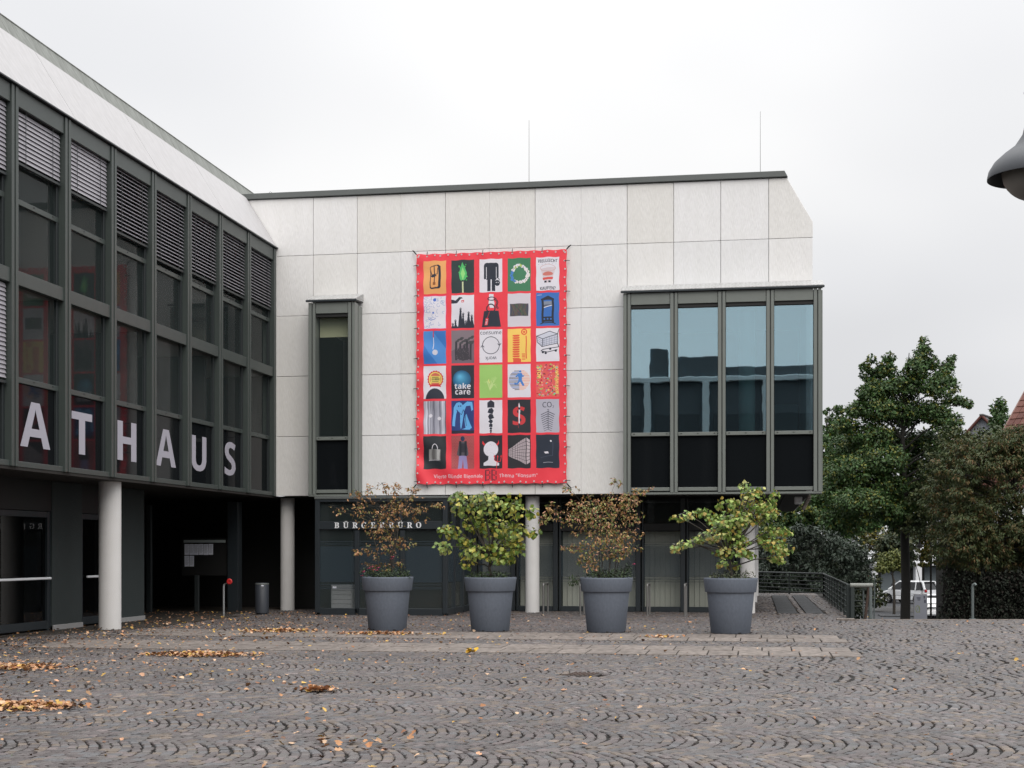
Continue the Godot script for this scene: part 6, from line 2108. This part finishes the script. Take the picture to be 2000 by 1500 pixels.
func blob(bones: Array, cell: float, soft: float) -> MB:
	# one smooth surface round tapered capsules joined by a smooth minimum, meshed as surface nets
	var field := {}
	var near := {}
	for b in bones:
		var big := maxf(b[2], b[3]) + soft + cell * 2.0
		var lo: Vector3 = (b[0] as Vector3).min(b[1]) - Vector3(big, big, big)
		var hi: Vector3 = (b[0] as Vector3).max(b[1]) + Vector3(big, big, big)
		for i in range(floori(lo.x / cell), ceili(hi.x / cell) + 1):
			for j in range(floori(lo.y / cell), ceili(hi.y / cell) + 1):
				for k in range(floori(lo.z / cell), ceili(hi.z / cell) + 1):
					var p := Vector3(i, j, k) * cell
					var a: Vector3 = b[0]
					var ab: Vector3 = b[1] - a
					var flat: float = b[5]
					var q := p
					q.z = a.z + (p.z - a.z) / flat if flat < 1.0 else p.z
					var t := clampf((q - a).dot(ab) / ab.length_squared(), 0.0, 1.0)
					var d: float = (q - a - ab * t).length() - lerpf(b[2], b[3], t)
					var key := Vector3i(i, j, k)
					if field.has(key):
						var e: float = field[key]
						if d < near[key][0]:
							near[key] = [d, b[4]]
						var h := clampf(0.5 + 0.5 * (e - d) / soft, 0.0, 1.0)
						field[key] = lerpf(e, d, h) - soft * h * (1.0 - h)
					else:
						field[key] = d
						near[key] = [d, b[4]]
	var vert := {}
	var tone := {}
	for key in field:
		var s := Vector3.ZERO
		var n := 0
		var full := true
		var vals := []
		for c in 8:
			var q: Vector3i = key + Vector3i(c & 1, (c >> 1) & 1, c >> 2)
			if not field.has(q):
				full = false
				break
			vals.append(field[q])
		if not full:
			continue
		for e in [[0, 1], [2, 3], [4, 5], [6, 7], [0, 2], [1, 3], [4, 6], [5, 7], [0, 4], [1, 5], [2, 6], [3, 7]]:
			var a: float = vals[e[0]]
			var b: float = vals[e[1]]
			if (a < 0.0) != (b < 0.0):
				var t := a / (a - b)
				var pa := Vector3(e[0] & 1, (e[0] >> 1) & 1, e[0] >> 2)
				var pb := Vector3(e[1] & 1, (e[1] >> 1) & 1, e[1] >> 2)
				s += pa.lerp(pb, t)
				n += 1
		if n:
			vert[key] = (Vector3(key) + s / n) * cell
			tone[key] = near[key][1]
	var mb := MB.new()
	mb.tinted = true
	var grad := func(key: Vector3i) -> Vector3:
		var g := Vector3.ZERO
		for ax in 3:
			var u := Vector3i.ZERO
			u[ax] = 1
			g[ax] = field.get(key + u, 0.05) - field.get(key, 0.05)
		return g.normalized()
	for key in field:
		for ax in 3:
			var u := Vector3i.ZERO
			u[ax] = 1
			var q: Vector3i = key + u
			if not field.has(q) or (field[key] < 0.0) == (field[q] < 0.0):
				continue
			var v1 := Vector3i.ZERO
			var v2 := Vector3i.ZERO
			v1[(ax + 1) % 3] = 1
			v2[(ax + 2) % 3] = 1
			var ks := [key, key - v1, key - v1 - v2, key - v2]
			if not (vert.has(ks[0]) and vert.has(ks[1]) and vert.has(ks[2]) and vert.has(ks[3])):
				continue
			mb.tint = tone[ks[0]]
			mb.quad_s(vert[ks[0]], vert[ks[1]], vert[ks[2]], vert[ks[3]], grad.call(ks[0]), grad.call(ks[1]), grad.call(ks[2]), grad.call(ks[3]))
	return mb


func lamps() -> void:
	lamp("bell shaped street lamp close by at the top right edge", Vector3(15.35, 0, 28.0), 3.8, 0.275, deg_to_rad(9.6) + PI, 1.1, false)
	lamp("distant gooseneck street lamp on a thin pole before the yellowing tree", Vector3(20.31, -2.45, -29.2), 4.23, 0.17, deg_to_rad(9.6) + PI, 0.5, true)


func lamp(label: String, at: Vector3, height: float, rad: float, turn: float, arm: float, slim: bool) -> void:
	# pole, swan-neck arm towards +x, bell shade with a bowl; height is that of the shade's rim
	var o := thing("street_lamp", label, "street lamp", at, turn, "bell shaded street lamps")
	var k := rad / 0.275
	var top := height + 0.62 * k
	part(o, "pole", hoop([Vector3(0, 0, 0), Vector3(0, top - 0.3 * k, 0)], 0.055 if not slim else 0.045, 14), M.lamp_metal if not slim else M.bark_dark)
	var pts := []
	for q in 13:
		var t := PI * q / 12.0
		pts.append(Vector3(arm / 2.0 - cos(t) * arm / 2.0, top - 0.3 * k + sin(t) * arm * 0.42, 0))
	pts.append(Vector3(arm, height + 0.42 * k, 0))
	part(o, "arm", hoop(pts, 0.03 * (k if slim else 1.0), 10), M.lamp_metal if not slim else M.bark_dark)
	var bell := MB.new()
	bell.lathe([Vector2(1.0, -0.01) * rad, Vector2(1.0, 0.02) * rad, Vector2(0.97, 0.16) * rad, Vector2(0.86, 0.34) * rad, Vector2(0.66, 0.52) * rad, Vector2(0.44, 0.68) * rad, Vector2(0.28, 0.92) * rad, Vector2(0.2, 1.25) * rad, Vector2(0.16, 1.7) * rad, Vector2(0.0, 1.72) * rad], 48, Vector3(arm, height, 0))
	bell.lathe([Vector2(1.0, -0.01) * rad, Vector2(0.96, 0.02) * rad, Vector2(0.9, 0.14) * rad, Vector2(0.7, 0.4) * rad, Vector2(0.0, 0.5) * rad], 48, Vector3(arm, height, 0))
	part(o, "bell_shade", bell, M.lamp_metal if not slim else M.bark_dark)
	var bowl := MB.new()
	var prof := []
	for q in 12:
		var t := PI / 2 * q / 11.0
		prof.append(Vector2(0.7 * cos(t) * rad, (0.12 - 0.62 * sin(t)) * rad))
	bowl.lathe(prof, 40, Vector3(arm, height, 0))
	part(o, "glass_bowl", bowl, M.lamp_bowl)
	var ball := MB.new()
	ball.lathe([Vector2(0.0, -0.07) * k, Vector2(0.05, -0.05) * k, Vector2(0.07, 0.0) * k, Vector2(0.05, 0.05) * k, Vector2(0.0, 0.07) * k], 16, Vector3(arm, height + 0.5 * k, 0))
	part(o, "collar", ball, M.lamp_metal if not slim else M.bark_dark)


func fallen_leaves() -> void:
	var r := pick(91)
	var kinds := [leaf_mesh([0.0, 0.3, 0.42, 0.3, 0.0], 0.25, 0.35), leaf_mesh([0.0, 0.4, 0.24, 0.5, 0.3, 0.0], 0.3, -0.3), leaf_mesh([0.0, 0.22, 0.26, 0.16, 0.0], 0.5, 0.5)]
	var tones := [Color(0.4, 0.2, 0.09), Color(0.48, 0.28, 0.15), Color(0.34, 0.15, 0.06), Color(0.5, 0.34, 0.22), Color(0.5, 0.31, 0.07), Color(0.2, 0.09, 0.045), Color(0.45, 0.25, 0.15), Color(0.13, 0.07, 0.045)]
	var lay := func(p: Vector3, lift: float, s: float) -> Transform3D:
		var b := Basis(Vector3.UP, r.randf() * TAU) * Basis(Vector3.RIGHT, r.randf_range(-0.45, 0.45)) * Basis(Vector3.BACK, r.randf_range(-0.4, 0.4))
		return Transform3D(b.scaled(Vector3(s, s, s)), p + Vector3(0, 0.012 + lift, 0))
	var xf := [[], [], []]
	var cl := [[], [], []]
	var count := 0
	var thick := FastNoiseLite.new()
	thick.seed = 14
	thick.frequency = 0.25
	for k in 60000:
		var p := Vector3(r.randf_range(-4, 20), 0, r.randf_range(0.8, 27.4))
		if not seen(p, 120.0):
			continue
		# fewer to the right and towards the back
		var want := 0.08 + 0.8 * clampf((8.5 - p.x) / 8.5, 0.0, 1.0) + 0.35 * thick.get_noise_2d(p.x, p.z)
		want *= 0.75 if p.z < 6.0 else 1.0
		if p.x > 11.5:
			want *= 0.3
		if r.randf() > want * 0.25:
			continue
		var q := r.randi() % 3
		xf[q].append(lay.call(p, 0.0, r.randf_range(0.035, 0.08)))
		cl[q].append(tones[r.randi() % tones.size()] * r.randf_range(0.6, 1.2))
		count += 1
	for q in 3:
		many(self, "fallen_leaves", kinds[q], M.dead_leaf, xf[q], cl[q])
		tag(get_child(-1), "single orange and brown leaves scattered over the cobbles", "fallen leaves", "leaves scattered on the cobbles")
	var piles := [
		[Vector3(2.45, 0, 18.6), Vector2(0.95, 0.6), 620, "drift of orange leaves cut by the left edge, nearer the building"],
		[Vector3(4.2, 0, 15.9), Vector2(1.1, 0.5), 620, "long drift of orange leaves left of the flagstone bands"],
		[Vector3(5.2, 0, 23.2), Vector2(0.75, 0.5), 560, "drift of brown leaves at the left edge, nearest the viewer"],
		[Vector3(7.7, 0, 21.0), Vector2(0.3, 0.3), 110, "small round heap of orange leaves alone on the cobbles"],
		[Vector3(3.3, 0, 9.4), Vector2(0.9, 0.7), 420, "drift of leaves left of the first plant pot"],
		[Vector3(5.6, 0, 10.0), Vector2(1.3, 0.4), 300, "thin drift of leaves in front of the first plant pot"],
		[Vector3(9.2, 0, 25.3), Vector2(0.9, 0.7), 36, "loose scatter of pale brown leaves near the bottom edge"],
		[Vector3(10.9, 0, 10.2), Vector2(0.45, 0.2), 60, "small dark leaf patch on the far flagstone band"],
	]
	for pile in piles:
		var px := []
		var pc := []
		for k in pile[2]:
			var d := rand_dir(r)
			var e := pow(r.randf(), 0.75)
			var p: Vector3 = pile[0] + Vector3(d.x * pile[1].x * e, 0, d.z * pile[1].y * e)
			px.append(lay.call(p, r.randf() * 0.03 * (1.0 - e), r.randf_range(0.035, 0.08)))
			pc.append(tones[r.randi() % 7] * r.randf_range(0.65, 1.25))
		many(self, "leaf_drift", kinds[1], M.dead_leaf, px, pc)
		tag(get_child(-1), pile[3], "leaf drift", "drifts of fallen leaves")
	var y := thing("maple_leaf", "bright yellow cluster of maple leaves lying on the near flagstone band", "leaf", Vector3(8.25, 0.02, 14.9))
	for k in 7:
		var o := put(y, "blade", kinds[1], M.get("yellow") if M.has("yellow") else mat("yellow", lin(0.62, 0.38, 0.03), 0.7))
		o.transform = lay.call(Vector3(0.06 * (k % 3) - 0.06, 0, 0.05 * (k / 3) - 0.05), 0.0, 0.11)
	# tufts of moss and grass in the joints
	var blades := leaf_mesh([0.1, 0.12, 0.0], 0.2, 0.4)
	var tx := []
	var tc := []
	for k in 9000:
		var p := Vector3(r.randf_range(3, 16), 0, r.randf_range(14.0, 27.4))
		if thick.get_noise_2d(p.x * 2.0 + 30.0, p.z * 2.0) < 0.12 or not seen(p, 60.0) or r.randf() > 0.5:
			continue
		tx.append(Transform3D(Basis(Vector3.UP, r.randf() * TAU) * Basis(Vector3.RIGHT, r.randf_range(-1.2, -0.3)) .scaled(Vector3.ONE * r.randf_range(0.012, 0.026)), p + Vector3(0, -0.006, 0)))
		tc.append(Color(0.05, 0.09, 0.02) * r.randf_range(0.6, 1.5))
	many(self, "joint_grass", blades, M.leaf_thick, tx, tc)
	tag(get_child(-1), "tiny tufts of grass and moss growing in the cobble joints", "grass")
